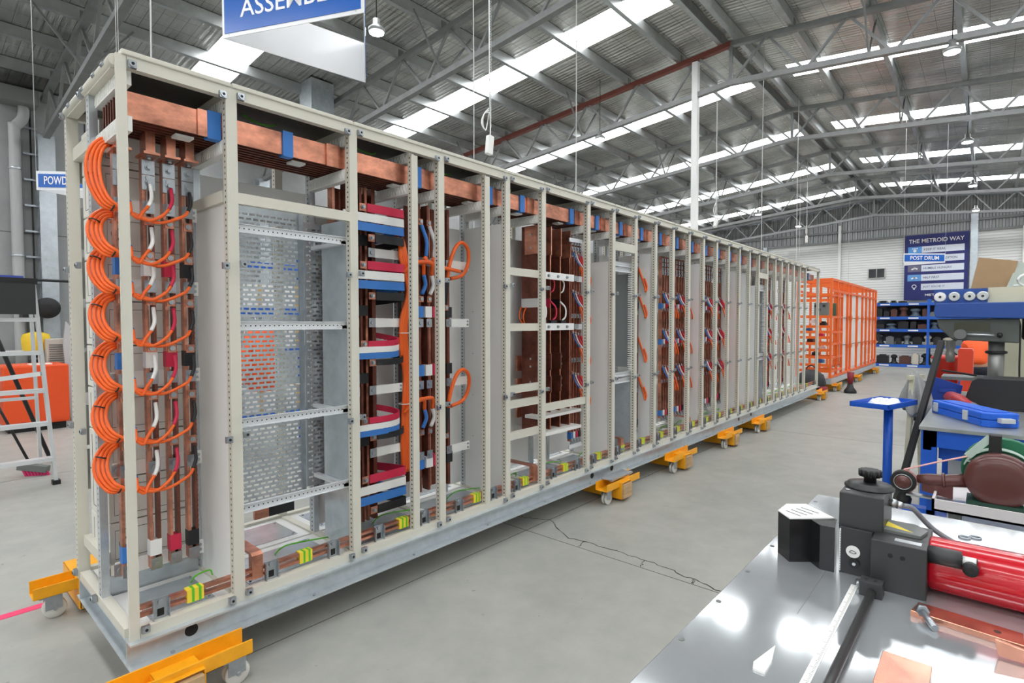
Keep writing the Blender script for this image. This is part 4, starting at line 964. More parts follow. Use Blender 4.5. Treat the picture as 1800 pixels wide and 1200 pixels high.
# ------------------------------------------------------------------ foreground: steel table and busbar bender
TZ = .9
tabm = mat('table_sheet', (204, 209, 212), .09, .65, var=.05, scale=5)
t = thing('steel_table', 'bright sheet metal work table in the near right corner', 'table', (.6, -2.6, 0))
MB().box(-.25, 1.6, -3.3, -2.03, TZ-.012, TZ).build('top', tabm, t, bevel=.002)
MB().box(-.25, 1.6, -2.06, -2.035, TZ-.07, TZ-.012).box(1.57, 1.595, -3.3, -2.06, TZ-.07, TZ-.012).build('apron', grey, t)
for x in (-.2, 1.5):
    for y in (-3.2, -2.12): MB().box(x, x+.05, y, y+.05, 0, TZ-.012).build('leg', grey, t)
MB().box(-.2, 1.55, -3.2, -2.1, .25, .27).build('shelf', grey, t)
for x in (.407, .601, .795, 1.0, 1.2, 1.5): MB().cyl((x, -2.044, TZ), (x, -2.044, TZ+.001), .006, 10).build('screw', grey, t)
for (a, b2) in (((.95, -2.19, TZ), (.66, -2.19, TZ)),): MB().bar(Vector(a), Vector(b2), .001, .001).build('sheet_seam', grey, t)
bl = mat('bender_black', (40, 41, 43), .38); bg = mat('bender_charcoal', (58, 59, 60), .42, .2)
t = thing('busbar_bender', 'black hydraulic busbar bender with red cylinder on the steel table', 'bender', (1, -2.3, TZ))
MB().prism([(.967,-2.067),(.922,-2.107),(.957,-2.149),(.926,-2.176),(.93,-2.208),(1.0,-2.2),(1.073,-2.111),(1.037,-2.069)], 'z', TZ, TZ+.112).build('bending_former', mat('former_black', (22, 22, 24), .25), t)
fl = MB().prism([(.967,-2.067),(.922,-2.107),(.999,-2.195),(1.073,-2.111),(1.037,-2.069)], 'z', TZ+.112, TZ+.115).build('former_label', c_white, t)
for k in range(4): MB().bar((.975+.018*k, -2.085-.008*k, TZ+.1155), (.955+.018*k, -2.125-.01*k, TZ+.1155), .003, .0006).build('printed_line', grey, fl)
MB().cyl((.95, -2.196, TZ), (.95, -2.196, TZ+.11), .008, 12).build('guide_pin', steel, t)
MB().box(.945, 1.06, -2.285, -2.215, TZ, TZ+.115).build('press_column', bl, t, bevel=.002)
sc = MB().box(.943, .945, -2.2185, -2.2155, TZ+.004, TZ+.11).build('scale_strip', c_white, t)
for k in range(16): MB().box(.9425, .943, -2.2185, -2.217, TZ+.008+.0062*k, TZ+.0095+.0062*k).build('tick', c_black, sc)
hd = MB().box(.957, 1.11, -2.304, -2.211, TZ+.1, TZ+.198).build('gauge_head', bg, t, bevel=.003)
MB().lathe((1.045, -2.262, TZ+.198), [(.055, 0), (.055, .004), (.048, .006), (.048, .010), (.02, .012)], 28).build('dial_plate', bl, hd)
kn = MB(); kn.lathe((1.055, -2.262, TZ+.21), [(.014, 0), (.014, .012), (.022, .014), (.023, .03), (.02, .032)], 20)
for k in range(12):
    a = 2*PI*k/12; kn.cyl((1.055+.022*math.cos(a), -2.262+.022*math.sin(a), TZ+.225), (1.055+.022*math.cos(a), -2.262+.022*math.sin(a), TZ+.241), .004, 6)
kn.build('dial_knob', rubber, hd)
MB().cyl((.985, -2.225, TZ+.198), (.985, -2.225, TZ+.2), .005, 10).build('screw', steel, hd)
MB().cyl((1.06, -2.304, TZ+.165), (1.06, -2.318, TZ+.163), .011, 8).cyl((1.06, -2.318, TZ+.163), (1.06, -2.33, TZ+.161), .009, 12).build('cable_gland', steel, hd)
MB().cyl((.944, -2.245, TZ+.058), (.9425, -2.245, TZ+.058), .015, 20).build('warning_disc', c_white, t); MB().tube(spline([(.942, -2.237, TZ+.056), (.942, -2.243, TZ+.061), (.942, -2.252, TZ+.057), (.942, -2.246, TZ+.054), (.942, -2.237, TZ+.056)], 3), .0008, 4).build('printed_mark', c_black, t)
MB().cyl((.945, -2.248, TZ+.03), (.94, -2.248, TZ+.03), .012, 16).build('pivot', rubber, t); MB().cyl((.94, -2.248, TZ+.03), (.937, -2.248, TZ+.03), .004, 8).build('pivot_bolt', steel, t)
cb = MB().box(.90, 1.067, -2.392, -2.287, TZ, TZ+.115).build('cylinder_block', bg, t, bevel=.002)
for y in (-2.325, -2.348): MB().cyl((.9005, y, TZ+.085), (.899, y, TZ+.085), .005, 10).build('tapped_hole', dark, cb)
MB().box(.92, .94, -2.38, -2.33, TZ+.115, TZ+.1158).build('maker_plate', steel, cb)
MB().prism([(.97, -2.30), (.97, -2.375), (1.02, -2.385), (1.055, -2.36), (1.055, -2.30)], 'z', TZ+.115, TZ+.122).build('cover_plate', grey, cb)
MB().prism([(1.035, -2.305), (1.0, -2.30), (.985, -2.36)], 'z', TZ+.122, TZ+.1225).build('hazard_label', c_yellow, cb)
redp = mat('cylinder_red', (196, 12, 34), .22, coat=.6)
MB().lathe((.985, -2.392, TZ+.062), [(.058, 0), (.06, -.004), (.06, -.6), (.05, -.62)], 36, 'y').build('hydraulic_cylinder', redp, t)
MB().lathe((.93, -2.392, TZ+.1), [(.019, 0), (.019, -.058), (.01, -.06), (.01, -.085)], 20, 'y').build('stroke_rod', bg, t)
MB().cyl((.93, -2.452, TZ+.1), (.93, -2.475, TZ+.1), .011, 12).build('rod_tip', c_white, t); MB().lathe((.912, -2.466, TZ+.092), [(.006, -.012), (.014, -.01), (.014, .006), (.008, .008)], 14, 'x').build('clamp_knob', rubber, t)
cpl = MB().tube([(1.12, -2.37, TZ+.035), (1.12, -2.415, TZ+.034)], .022, 14).build('coupler', rubber, t)
MB().tube([(1.12, -2.415, TZ+.034), (1.12, -2.455, TZ+.032)], .021, 14).build('coupler_collar', signblue, cpl); MB().tube([(1.12, -2.455, TZ+.032), (1.12, -2.49, TZ+.03)], .016, 14, radii=[.017, .012]).build('hose_end', rubber, cpl)
MB().tube(spline([(1.12, -2.49, TZ+.03), (1.13, -2.56, TZ+.025), (1.2, -2.62, TZ+.02), (1.2, -2.7, TZ+.02), (1.05, -2.8, TZ+.02)], 6), .008, 8).build('hydraulic_hose', mat('hose_maroon', (70, 30, 44), .5), t)
MB().tube(spline([(1.06, -2.33, TZ+.161), (1.09, -2.35, TZ+.15), (1.12, -2.389, TZ+.1), (1.12, -2.456, TZ+.066), (1.12, -2.518, TZ+.052), (1.11, -2.6, TZ+.06), (1.1, -2.8, TZ+.02)], 6), .0065, 10).build('grey_cable', mat('cable_grey', (128, 132, 138), .45), t)
st = MB().box(.842, .875, -2.318, -2.274, TZ, TZ+.034).build('stop_block', bg, t, bevel=.001)
for y in (-2.285, -2.303): MB().cyl((.858, y, TZ+.034), (.858, y, TZ+.0345), .004, 10).build('screw', dark, st)
MB().cyl((.85, -2.298, TZ+.012), (-.2, -2.29, TZ+.012), .0085, 14).build('stop_rod', mat('rod_steel', (92, 92, 92), .35, .7), t)
MB().cyl((.90, -2.262, TZ+.008), (.875, -2.268, TZ+.008), .005, 8).build('hinge_pin', steel, t)
rl = tag(MB().box(-.2, .885, -2.266, -2.252, TZ, TZ+.0012).build('steel_ruler', c_white), 'long white measuring scale fixed along the steel table', 'ruler')
mb = MB()
for k in range(170): mb.box(.878-.005*k, .8785-.005*k, -2.264, -2.264+(.009 if k % 10 == 0 else .006 if k % 5 == 0 else .004), TZ+.0012, TZ+.0015)
mb.build('graduations', c_black, rl)['kind'] = 'stuff'
bright = mat('copper_bright', (206, 146, 124), .22, .85, var=.2, scale=20)
def copper_piece(name, pts, z0, z1, lab, holes=()):
    o = tag(MB().prism(pts, 'z', z0, z1).build(name, bright, bevel=.0012), lab, 'copper bar', 'copper offcuts on the steel table')
    for (x, y) in holes: MB().cyl((x, y, z1), (x, y, z1+.0004), .006, 14).build('hole', mat('hole_brown', (70, 36, 26), .7), o)
copper_piece('copper_bar', [(.808,-2.372),(.862,-2.382),(.846,-2.548),(.79,-2.548)], TZ, TZ+.012, 'flat copper bar with two holes lying before the red cylinder', ((.835, -2.40), (.82, -2.51)))
t2 = tag(MB().prism([(.50, TZ), (.555, TZ), (.555, TZ+.03), (.545, TZ+.04), (.44, TZ+.04), (.43, TZ+.028), (.5, TZ+.028)], 'y', -2.425, -2.355).build('bent_copper', bright, bevel=.001), 'bent copper piece standing at the bottom of the view', 'copper bar')
t2 = tag(MB().prism([(-2.51, TZ+.004), (-2.505, TZ+.033), (-2.60, TZ+.02), (-2.60, TZ-.0+.002)], 'x', .735, .743).build('copper_plate_offcut', bright, bevel=.001), 'oxidised copper plate leaning at the right edge of the table', 'copper bar')
tb = thing('hex_bolt', 'zinc hex bolt lying on the steel table against the copper bar', 'bolt', (.79, -2.4, TZ))
MB().cyl((.818, -2.390, TZ+.016), (.808, -2.394, TZ+.016), .012, 6).build('head', zinc, tb); MB().cyl((.808, -2.394, TZ+.014), (.765, -2.416, TZ+.007), .007, 12).build('shank', zinc, tb)
for y, x, lab in ((-2.444, 1.424, 'zinc washer lying on the table left of its twin'), (-2.468, 1.443, 'zinc washer lying on the table right of its twin')):
    tag(MB().ring((x, y, TZ+.002), (0, 0, 1), .012, .003, 18, 6).build('washer', zinc), lab, 'washer', 'washers on the steel table')
tag(MB().prism([(.42, -2.175), (.5, -2.19), (.44, -2.2), (.40, -2.2), (.40, -2.18)], 'z', TZ, TZ+.004).build('white_tag', c_white), 'small white plastic tab on the table near the bottom edge', 'tag')

# ------------------------------------------------------------------ blue bench with belt grinder, drill press and tools
t = thing('blue_bench', 'blue steel workbench with a worn metal top', 'workbench', (4.5, -2.8, 0))
bb = mat('bench_blue', (20, 88, 196), .4)
MB().box(3.45, 5.75, -3.5, -2.18, .88, TZ).build('top', mat('bench_top', (168, 172, 170), .32, .6, var=.12, scale=7), t)
MB().box(3.47, 5.7, -2.24, -2.2, .76, .88).box(3.47, 3.5, -3.45, -2.24, .78, .88).build('apron', bb, t)
for x in (3.47, 5.6):
    for y in (-2.265, -3.4): MB().box(x, x+.075, y, y+.075, 0, .88).build('leg', bb, t)
MB().box(3.56, 3.58, -3.4, -2.27, .70, .80).build('drawer_rail', bb, t)
MB().box(3.95, 3.97, -3.4, -2.3, .2, .74).build('back_panel', mat('bench_panel', (206, 210, 206), .5), t)
MB().box(3.5, 5.7, -3.45, -2.22, .14, .17).build('lower_shelf', bb, t)
t = thing('drill_press', 'dark grey bench drill press with blue belt cover', 'drill press', (5.2, -2.5, TZ))
dg = mat('drill_grey', (84, 90, 86), .45); db = mat('drill_blue', (30, 74, 150), .4)
MB().box(5.0, 5.4, -2.62, -2.16, TZ, TZ+.03).build('base', dg, t); MB().cyl((5.2, -2.53, TZ+.03), (5.2, -2.53, 1.37), .05, 24).build('column', mat('column_steel', (150, 152, 150), .35, .7), t)
MB().lathe((5.2, -2.53, 1.27), [(.055, 0), (.068, .005), (.068, .02), (.055, .025)], 20).build('collar', rubber, t)
MB().prism([(-2.26, 1.38), (-2.66, 1.36), (-2.66, 1.55), (-2.155, 1.55), (-2.17, 1.48)], 'x', 5.1, 5.32).build('head', dg, t, bevel=.008)
MB().prism([(-2.15, 1.56), (-2.80, 1.545), (-2.80, 1.675), (-2.145, 1.675), (-2.14, 1.6)], 'x', 5.04, 5.4).build('belt_cover', db, t, bevel=.008)
gp = MB().box(5.1, 5.3, -2.47, -2.135, 1.675, 1.79).build('dial_panel', db, t)
for k, y in enumerate((-2.175, -2.265, -2.36, -2.44)):
    MB().lathe((5.1, y, 1.728), [(.038, 0), (.04, -.004), (.036, -.012), (.03, -.012)], 24, 'x').build('dial', steel if k else c_white, gp); MB().cyl((5.087, y, 1.728), (5.084, y, 1.728), .01, 10).build('dial_hub', c_black, gp)
MB().box(5.12, 5.5, -3.1, -2.47, 1.675, 1.795).build('rear_cover', mat('drill_cream', (206, 204, 180), .5), t)
MB().box(5.095, 5.1, -2.49, -2.27, 1.45, 1.52).build('rating_plate', mat('plate_olive', (70, 72, 56), .4), t)
MB().cyl((5.1, -2.31, 1.425), (5.06, -2.31, 1.425), .04, 24).build('feed_hub', grey, t); MB().cyl((5.07, -2.35, 1.425), (5.07, -2.52, 1.42), .009, 10).build('feed_lever', steel, t); MB().lathe((5.07, -2.53, 1.42), [(.012, .0), (.02, -.012), (.02, -.025), (.008, -.035)], 12, 'y').build('lever_ball', rubber, t)
MB().lathe((5.2, -2.245, 1.19), [(.02, 0), (.03, .02), (.034, .07), (.026, .1), (.034, .12), (.034, .17), (.045, .185)], 18).build('chuck', mat('chuck_steel', (140, 140, 136), .35, .7), t)
MB().box(5.0, 5.3, -2.5, -2.2, 1.06, 1.085).build('work_table', grey, t); MB().cyl((5.05, -2.2, 1.13), (5.05, -2.42, 1.1), .008, 8).build('guard_rod', rubber, t)
MB().cyl((5.25, -2.55, 1.5), (5.25, -2.52, 1.6), .006, 6).build('switch_lever', steel, t)
MB().box(5.2, 5.4, -2.86, -2.68, 1.38, 1.58).build('motor', rubber, t, bevel=.02)
MB().tube(spline([(5.2, -2.66, 1.53), (5.12, -2.665, 1.45), (5.12, -2.665, 1.2), (5.14, -2.67, 1.02)], 6), .006, 7).build('power_cord', rubber, t)
t = thing('machine_cabinet', 'cream machine cabinet standing behind the drill press', 'cabinet', (6.3, -3, 0))
MB().box(5.85, 6.6, -3.8, -2.49, 0, 1.76).build('body', mat('drill_cream', (206, 204, 180), .5), t, bevel=.01); MB().box(5.84, 5.85, -3.3, -2.78, 1.2, 1.5).build('window', rubber, t)
card = mat('cardboard', (176, 146, 112), .75, var=.06, scale=10)
o = tag(MB().hexa([(5.83, -2.34, 1.765), (5.83, -2.60, 1.765), (5.86, -2.60, 1.765), (5.86, -2.34, 1.765), (5.83, -2.40, 2.10), (5.83, -2.66, 2.05), (5.86, -2.66, 2.05), (5.86, -2.40, 2.10)]).build('cardboard_sheet', card), 'brown cardboard sheet standing on the cream cabinet', 'cardboard')
MB().box(5.86, 6.0, -2.62, -2.49, 1.765, 1.768).build('fold', card, o)
o = tag(MB().hexa([(5.78, -2.58, 1.80), (5.78, -2.95, 1.80), (5.80, -2.95, 1.80), (5.80, -2.58, 1.80), (5.86, -2.66, 2.04), (5.86, -3.0, 1.98), (5.88, -3.0, 1.98), (5.88, -2.66, 2.04)]).build('grey_board', mat('board_greygreen', (178, 188, 180), .5)), 'pale grey board leaning beside the cardboard sheet', 'board')
t = thing('lifting_shackle', 'round steel shackle lying on top of the drill press', 'shackle', (5.3, -2.68, 1.8))
MB().ring((5.2, -2.69, 1.845), (1, .1, 0), .042, .012, 22, 8).build('bow', steel, t); MB().cyl((5.2, -2.62, 1.805), (5.2, -2.72, 1.805), .01, 8).build('pin', steel, t)
t = tag(MB().prism([(-2.345, TZ), (-2.76, TZ), (-2.76, 1.12), (-2.43, 1.12), (-2.40, 1.10)], 'x', 4.55, 4.85).build('black_box', c_black, bevel=.006), 'black box with a sloped corner on the bench before the drill', 'box')
t = thing('blue_bin', 'open blue plastic parts bin on the workbench', 'bin', (5.0, -2.22, TZ))
mb = MB()
mb.hexa([(4.88, -2.32, TZ), (4.90, -2.32, TZ), (4.90, -2.145, TZ), (4.88, -2.145, TZ), (4.86, -2.34, 1.03), (4.88, -2.34, 1.03), (4.88, -2.13, 1.10), (4.86, -2.13, 1.10)])
mb.box(4.9, 5.02, -2.32, -2.31, TZ, 1.06).box(4.9, 5.02, -2.155, -2.145, TZ, 1.1).box(4.88, 5.02, -2.32, -2.145, TZ, TZ+.008); mb.build('shell', mat('bin_blue', (38, 70, 160), .45), t)
MB().box(4.855, 4.862, -2.30, -2.2, .97, 1.0).build('grip', mat('bin_blue', (38, 70, 160), .45), t)
# tool case, lying at an angle
t = thing('tool_case', 'long bright blue plastic tool case lying on the workbench', 'case', (3.9, -2.4, TZ))
cblue = mat('case_blue', (26, 98, 214), .38)
A = Vector((4.15, -2.19, 0)); B = Vector((3.645, -2.475, 0)); d = (B-A).normalized(); nrm = Vector((-d.y, d.x, 0)); nrm = nrm if nrm.y < 0 else -nrm
def casepoly(s, e0=0):
    Lc = (B-A).length; q = [(0+s, s+.01), (.02+s, s), (Lc-.03-s, s), (Lc-s, s+.03), (Lc-s+.0, .17-s), (Lc-.02-s, .19-s), (.02+s, .16-s), (s, .15-s)]
    return [((A+d*u+nrm*v).x, (A+d*u+nrm*v).y) for (u, v) in q]
MB().prism(casepoly(.0), 'z', TZ, TZ+.042).build('lower_shell', cblue, t, bevel=.005); MB().prism(casepoly(.0), 'z', TZ+.044, TZ+.085).build('upper_shell', cblue, t, bevel=.008)
MB().prism(casepoly(.035), 'z', TZ+.085, TZ+.09).build('lid_panel', cblue, t, bevel=.002)
for u in (.07, .40):
    c = A+d*u-nrm*.004; MB().bar(c-d*.022+Vector((0,0,TZ+.045)), c+d*.022+Vector((0,0,TZ+.045)), .01, .06).build('latch', mat('latch_grey', (196, 200, 204), .4), t, bevel=.002)
c = B+nrm*.1; MB().obox(c+d*.02+Vector((0,0,TZ+.045)), (.04, .07, .025), Matrix((d, nrm, (0,0,1))).transposed()).build('handle', mat('latch_grey', (196, 200, 204), .4), t)
t = thing('red_power_tool', 'red and grey power tool lying behind the blue case', 'power tool', (4.5, -2.3, TZ))
redt = mat('tool_red', (178, 30, 44), .4)
MB().tube([(4.72, -2.275, TZ+.05), (4.5, -2.33, TZ+.06), (4.35, -2.38, TZ+.05), (4.28, -2.41, TZ+.05)], .03, 14, radii=[.045, .042, .03, .022]).build('body', redt, t); MB().tube([(4.28, -2.41, TZ+.05), (4.2, -2.44, TZ+.045), (4.12, -2.47, TZ+.04)], .02, 12, radii=[.024, .02, .014]).build('nose', grey, t); MB().box(4.5, 4.6, -2.36, -2.30, TZ, TZ+.035).build('battery', c_black, t)
t = thing('pliers', 'red handled pliers on the bench beside the power tool', 'pliers', (4.1, -2.5, TZ))
MB().tube(spline([(4.2, -2.49, TZ+.015), (4.1, -2.52, TZ+.02), (4.02, -2.57, TZ+.015)], 4), .008, 8).tube(spline([(4.2, -2.49, TZ+.015), (4.14, -2.55, TZ+.02), (4.06, -2.6, TZ+.015)], 4), .008, 8).build('handles', redt, t); MB().bar((4.2, -2.49, TZ+.015), (4.26, -2.47, TZ+.015), .02, .012).build('jaws', steel, t)
# belt grinder on its tray
t = thing('belt_grinder', 'brown belt grinder with round disc guard in front of the blue bench', 'grinder', (2.75, -2.5, .7))
br = mat('grinder_brown', (92, 50, 46), .3, coat=.3); gtray = mat('grinder_tray', (214, 210, 212), .45)
MB().box(2.58, 3.1, -3.2, -2.30, .645, .655).box(2.58, 2.59, -3.2, -2.30, .645, .70).box(2.58, 3.1, -2.31, -2.30, .645, .70).box(3.09, 3.1, -3.2, -2.3, .645, .70).build('tray', gtray, t)
for x in (2.62, 3.02):
    for y in (-2.4, -3.1): MB().box(x, x+.04, y, y+.04, 0, .645).build('stand_leg', grey, t)
MB().lathe((2.75, -2.535, .797), [(.125, 0), (.125, -.03), (.118, -.045), (.08, -.056), (.03, -.06), (.01, -.06)], 40, 'x').build('disc_guard', br, t)
MB().lathe((2.82, -2.55, .82), [(.15, 0), (.155, .005), (.155, .04), (.15, .045)], 40, 'x').build('grinding_wheel', mat('wheel_green', (30, 110, 76), .5), t)
mb = MB(); arc = [(2.78, -2.535+.135*math.cos(a), .797+.135*math.sin(a)) for a in [math.radians(v) for v in range(140, 19, -8)]]
mb.ribbon([(2.78, -2.42, .862)]+arc, .05, .004, up=(1, 0, 0)); mb.build('guard_strap', mat('strap_pale', (186, 206, 196), .5), t)
wc = Vector((2.75, -2.175, .722))
wh = MB().lathe(tuple(wc), [(.02, -.022), (.036, -.022), (.04, -.02), (.05, -.022), (.054, -.02), (.054, .02), (.04, .022)], 32, 'x').build('contact_wheel', rubber, t); MB().lathe((2.728, -2.175, .722), [(.034, 0), (.03, -.004), (.014, -.004), (.012, -.008), (.005, -.009)], 24, 'x').build('wheel_hub', br, wh); MB().ring((2.728, -2.175, .722), (1, 0, 0), .037, .002, 24, 5).build('hub_rim', steel, wh)
mb = MB(); mb.ribbon([(2.76, -2.42, .885), (2.76, -2.3, .835), (2.76, -2.175, .778)], .03, .003, up=(1, 0, 0)); arc = [(2.76, -2.175+.057*math.cos(a), .722+.057*math.sin(a)) for a in [math.radians(v) for v in range(90, 271, 20)]]; mb.ribbon(arc, .03, .003, up=(1, 0, 0)); mb.build('sanding_belt', mat('belt_pink', (214, 160, 156), .6), t)
MB().bar((2.76, -2.42, .885), (2.76, -2.5, .985), .03, .012, up=(1, 0, 0)).build('belt_arm', mat('strap_pale', (186, 206, 196), .5), t); MB().box(2.74, 2.79, -2.54, -2.495, .9, 1.0).build('tension_block', rubber, t, bevel=.006)
MB().tube([(2.76, -2.23, .742), (2.76, -2.27, .745), (2.76, -2.34, .752), (2.76, -2.45, .775)], .03, 16, radii=[.02, .03, .03, .034]).build('spindle_arm', br, t); MB().ring((2.76, -2.335, .752), (0, 1, -.1), .03, .008, 20, 6).build('arm_collar', br, t); MB().prism([(-2.25, .69), (-2.37, .67), (-2.37, .74), (-2.25, .735)], 'x', 2.74, 2.8).build('arm_bracket', br, t)
MB().bar((2.74, -2.19, .665), (2.74, -2.46, .662), .05, .008).build('tool_rest', steel, t); MB().box(2.7, 2.85, -2.62, -2.42, .655, .69).build('motor_foot', mat('foot_green', (28, 66, 52), .5), t); MB().lathe((2.78, -2.175, .60), [(.03, 0), (.035, .03), (.02, .06), (.02, .07)], 12).build('belt_adjuster', rubber, t); MB().box(2.74, 2.8, -2.3, -2.16, .56, .6).box(2.74, 2.8, -2.3, -2.27, .56, .66).build('adjuster_bracket', bb, t)
# blue parts stand
t = thing('parts_stand', 'blue pedestal stand with a small tray in the aisle', 'stand', (4.0, -1.95, 0))
Rz = Matrix.Rotation(math.radians(-15), 3, 'Z'); C0 = Vector((3.98, -1.94, .945))
MB().obox(C0, (.46, .24, .008), Rz).obox(C0+Rz@Vector((0, .117, .015)), (.46, .006, .03), Rz).obox(C0+Rz@Vector((0, -.117, .015)), (.46, .006, .03), Rz).obox(C0+Rz@Vector((.227, 0, .015)), (.006, .24, .03), Rz).obox(C0+Rz@Vector((-.227, 0, .015)), (.006, .24, .03), Rz).build('tray', bb, t)
MB().cyl((4.0, -1.965, .01), (4.0, -1.965, .94), .028, 16).build('pillar', bb, t); MB().cyl((4.0, -1.965, 0), (4.0, -1.965, .012), .17, 24).build('base', bb, t)
tw = MB(); random.seed(3); n = 9
for i in range(n+1):
    for j in range(n+1): tw.v.append((3.93+.022*i-.02, -2.03+.02*j, .952+(random.uniform(.0, .035) if 0 < i < n and 0 < j < n else 0)))
for i in range(n):
    for j in range(n): tw.face((i*(n+1)+j, (i+1)*(n+1)+j, (i+1)*(n+1)+j+1, i*(n+1)+j+1))
tag(tw.build('plastic_wrap', mat('wrap_clear', (236, 240, 242), .2)), 'crumpled clear plastic wrap in the blue stand tray', 'plastic wrap')
# black leaning post, trestle and rag
tp_ = thing('black_post', 'black square steel tube leaning beside the blue bench', 'tube', (3.6, -2.0, 0))
MB().bar((3.55, -1.99, .02), (4.4, -2.228, 1.38), .036, .036).build('tube', rubber, tp_, bevel=.003); MB().bar((4.40, -2.228, 1.38), (4.401, -2.2283, 1.381), .03, .03).build('tube_end', grey, tp_)
t = thing('trestle', 'cream folding trestle under the grey rag', 'trestle', (4.6, -2.06, 0))
crm = mat('trestle_cream', (206, 204, 180), .5)
MB().bar((4.45, -2.02, .0), (4.55, -2.05, 1.1), .03, .03).build('leg', crm, t); MB().bar((4.8, -2.11, 0), (4.66, -2.08, 1.1), .03, .03).build('leg', crm, t); MB().bar((4.5, -2.03, 1.1), (4.72, -2.1, 1.1), .03, .03).build('bar', crm, t)
rg = MB(); nu, nv = 48, 16
for j in range(nv+1):
    v = j/nv
    for i in range(nu):
        a = 2*PI*i/nu; low = .30+.05*math.sin(2*a+.6)+.03*math.sin(5*a)
        fold = 1+(.26*math.sin(7*a+1.2*v)+.14*math.sin(12*a+3*v))*min(1, v*1.6)
        r_ = (.012+.055*v**.5+.02*v)*fold
        rg.v.append((4.6+r_*math.cos(a)*1.4+.02*v, -2.062+r_*math.sin(a)*1.05-.01*v, 1.14-.012*math.sin(3*a)*(1-v)-low*v))
for j in range(nv):
    for i in range(nu): rg.face((j*nu+i, j*nu+(i+1) % nu, (j+1)*nu+(i+1) % nu, (j+1)*nu+i), 0, True)
rg.face(list(range(nu)))
o = rg.build('rag', mat('rag_grey', (158, 160, 160), .85, var=.1, scale=25, bump=.3, bscale=90)); tag(o, 'crumpled grey cloth rag draped over the trestle', 'rag')
md = o.modifiers.new('thickness', 'SOLIDIFY'); md.thickness = .004
# behind the drill: red drum, red box, worker
t = thing('red_drum', 'red round drum on a trolley behind the drill press', 'drum', (9.6, -2, 0))
MB().lathe((9.6, -2.04, .62), [(.16, 0), (.17, .01), (.165, .35), (.2, .37), (.2, .4), (.15, .42)], 24).build('shell', mat('drum_red', (198, 52, 40), .4), t); MB().box(9.3, 9.9, -2.3, -1.6, .56, .62).build('trolley_deck', c_black, t)
for x in (9.35, 9.82):
    for y in (-2.25, -1.66): MB().box(x, x+.04, y, y+.04, .1, .56).build('trolley_leg', c_black, t); MB().lathe((x+.02, y, .05), [(.05, 0), (.05, .03)], 14, 'y').build('castor', c_black, t)
t = tag(MB().box(9.0, 9.4, -2.33, -2.17, .0, 1.14).box(9.02, 9.38, -2.32, -2.18, 1.14, 1.16).build('red_cabinet', mat('box_red', (206, 60, 34), .45)), 'narrow orange-red cabinet standing behind the drill chuck', 'cabinet')

# worker seated with back to the camera, leaning forward
pw = thing('person', 'person in orange shirt and dark trousers sitting bent forward behind the drill', 'person', (13.2, -2.3, 0))
def skinned(name, verts, edges, radii, material, root=0, sub=2):
    me = bpy.data.meshes.new(name); me.from_pydata(verts, edges, []); me.materials.append(material)
    o = bpy.data.objects.new(name, me); COL.objects.link(o)
    o.modifiers.new('skin', 'SKIN'); sv = me.skin_vertices[0].data
    for k, r in enumerate(radii): sv[k].radius = (r, r) if not isinstance(r, tuple) else r
    for k in range(len(verts)): sv[k].use_root = (k == root)
    s = o.modifiers.new('sub', 'SUBSURF'); s.levels = sub; s.render_levels = sub
    o.parent = pw; o.location = -W[pw.name]; return o
sk_ = mat('skin_tone', (196, 148, 122), .5); shirt = mat('shirt_orange', (240, 92, 34), .7, bump=.3, bscale=9); trs = mat('trousers_navy', (30, 34, 48), .8); hair = mat('hair_dark', (44, 34, 28), .8)
px_, py_ = 13.2, -2.33
T = lambda x, y, z: (px_+x, py_+y, z)
body = skinned('body', [T(0,0,.60), T(.06,0,.78), T(.16,0,.95), T(.26,0,1.09), T(.32,0,1.18), T(.37,0,1.26), T(.41,0,1.36), T(.43,0,1.43),
    T(.24,.17,1.07), T(.36,.23,.86), T(.58,.18,.80), T(.66,.14,.80), T(.24,-.17,1.07), T(.36,-.23,.86), T(.58,-.18,.80), T(.66,-.14,.80),
    T(.03,.1,.58), T(.42,.14,.56), T(.40,.14,.12), T(.44,.14,.05), T(.54,.15,.035), T(.03,-.1,.58), T(.42,-.14,.56), T(.40,-.14,.12), T(.44,-.14,.05), T(.54,-.15,.035)],
    [(0,1),(1,2),(2,3),(3,4),(4,5),(5,6),(6,7),(3,8),(8,9),(9,10),(10,11),(3,12),(12,13),(13,14),(14,15),(0,16),(16,17),(17,18),(18,19),(19,20),(0,21),(21,22),(22,23),(23,24),(24,25)],
    [.15,.15,.16,.15,.065,.065,.09,.08, .07,.05,.036,.04, .07,.05,.036,.04, .11,.075,.05,.045,.035, .11,.075,.05,.045,.035], sk_)
skinned('shirt', [T(0,0,.67), T(.05,0,.80), T(.15,0,.96), T(.25,0,1.10), T(.30,0,1.16), T(.24,.18,1.08), T(.32,.23,.95), T(.24,-.18,1.08), T(.32,-.23,.95)], [(0,1),(1,2),(2,3),(3,4),(3,5),(5,6),(3,7),(7,8)], [(.175,.175),.18,.19,.17,.08,.095,.075,.095,.075], shirt)
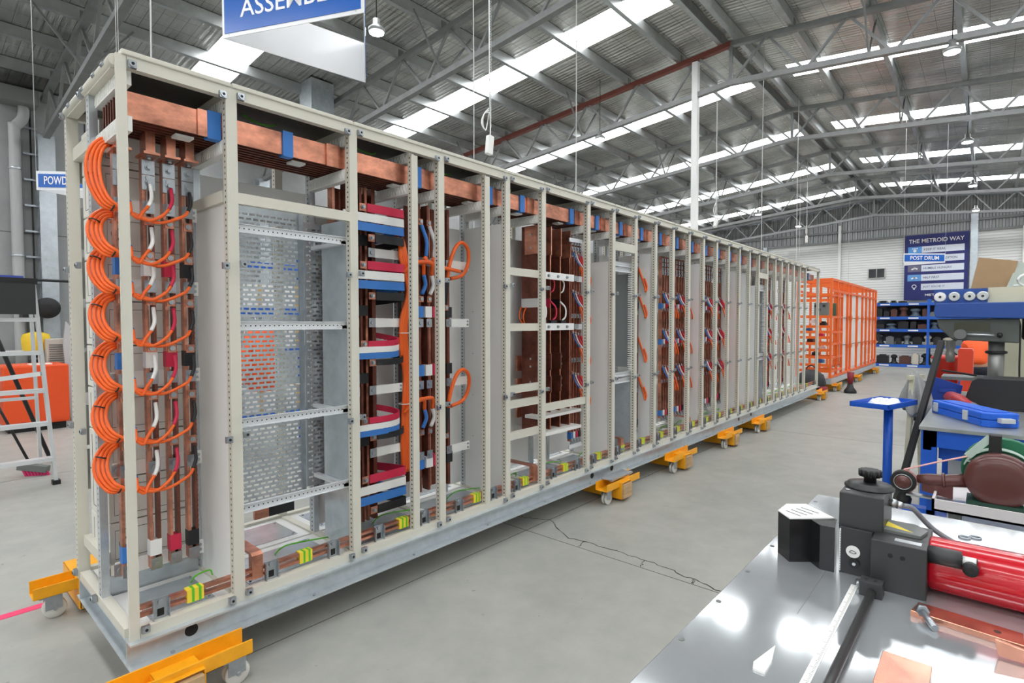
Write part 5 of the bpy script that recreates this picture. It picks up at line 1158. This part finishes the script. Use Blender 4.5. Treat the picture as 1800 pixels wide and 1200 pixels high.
skinned('trousers', [T(0,0,.66), T(0,0,.6), T(.03,.1,.58), T(.42,.14,.57), T(.40,.14,.14), T(.03,-.1,.58), T(.42,-.14,.57), T(.40,-.14,.14)], [(0,1),(1,2),(2,3),(3,4),(1,5),(5,6),(6,7)], [.165,.17,.125,.09,.065,.125,.09,.065], trs, 1)
MB().lathe((px_+.42, py_, 1.36), [(.085, 0), (.105, .04), (.105, .09), (.07, .13), (.02, .145)], 18).build('hair', hair, pw)
fc_ = MB(); fc_.cyl(T(.52, 0, 1.37), T(.535, 0, 1.36), .014, 8, .01)
for s in (-.035, .035): fc_.cyl(T(.5, s, 1.40), T(.508, s, 1.40), .011, 8)
for s in (-.095, .095): fc_.cyl(T(.42, s-.008, 1.38), T(.42, s+.008, 1.38), .028, 10)
fc_.build('face_features', sk_, pw)
for s in (1, -1):
    for k in range(4): skinned('finger', [T(.66, s*(.115+.018*k), .80), T(.70, s*(.112+.019*k), .79), T(.735-.006*abs(k-1.4), s*(.11+.019*k), .765)], [(0,1),(1,2)], [.010,.009,.008], sk_, 0, 1)
    skinned('thumb', [T(.64, s*.115, .79), T(.67, s*.085, .79), T(.70, s*.075, .785)], [(0,1),(1,2)], [.012,.010,.009], sk_, 0, 1)
    MB().lathe(T(.47, s*.145, 0), [(.05, 0), (.06, .02), (.045, .09), (.03, .11)], 12).box(px_+.44, px_+.62, py_+s*.145-.045, py_+s*.145+.045, 0, .06).build('boot', c_black, pw)
t = thing('stool', 'dark round work stool under the person in orange', 'stool', (px_, py_, 0))
MB().cyl((px_, py_, .40), (px_, py_, .45), .17, 20).build('seat', c_black, t)
for k in range(4):
    a = PI/4+k*PI/2; MB().cyl((px_+.1*math.cos(a), py_+.1*math.sin(a), .40), (px_+.2*math.cos(a), py_+.2*math.sin(a), 0), .015, 8).build('leg', grey, t)
t = thing('assembly_bench', 'dark bench in front of the person in orange', 'workbench', (14.0, -2.4, 0))
MB().box(13.78, 14.4, -3.2, -1.7, .70, .74).build('top', grey, t)
for x in (13.8, 14.34):
    for y in (-3.18, -1.76): MB().box(x, x+.04, y, y+.04, 0, .70).build('leg', c_black, t)
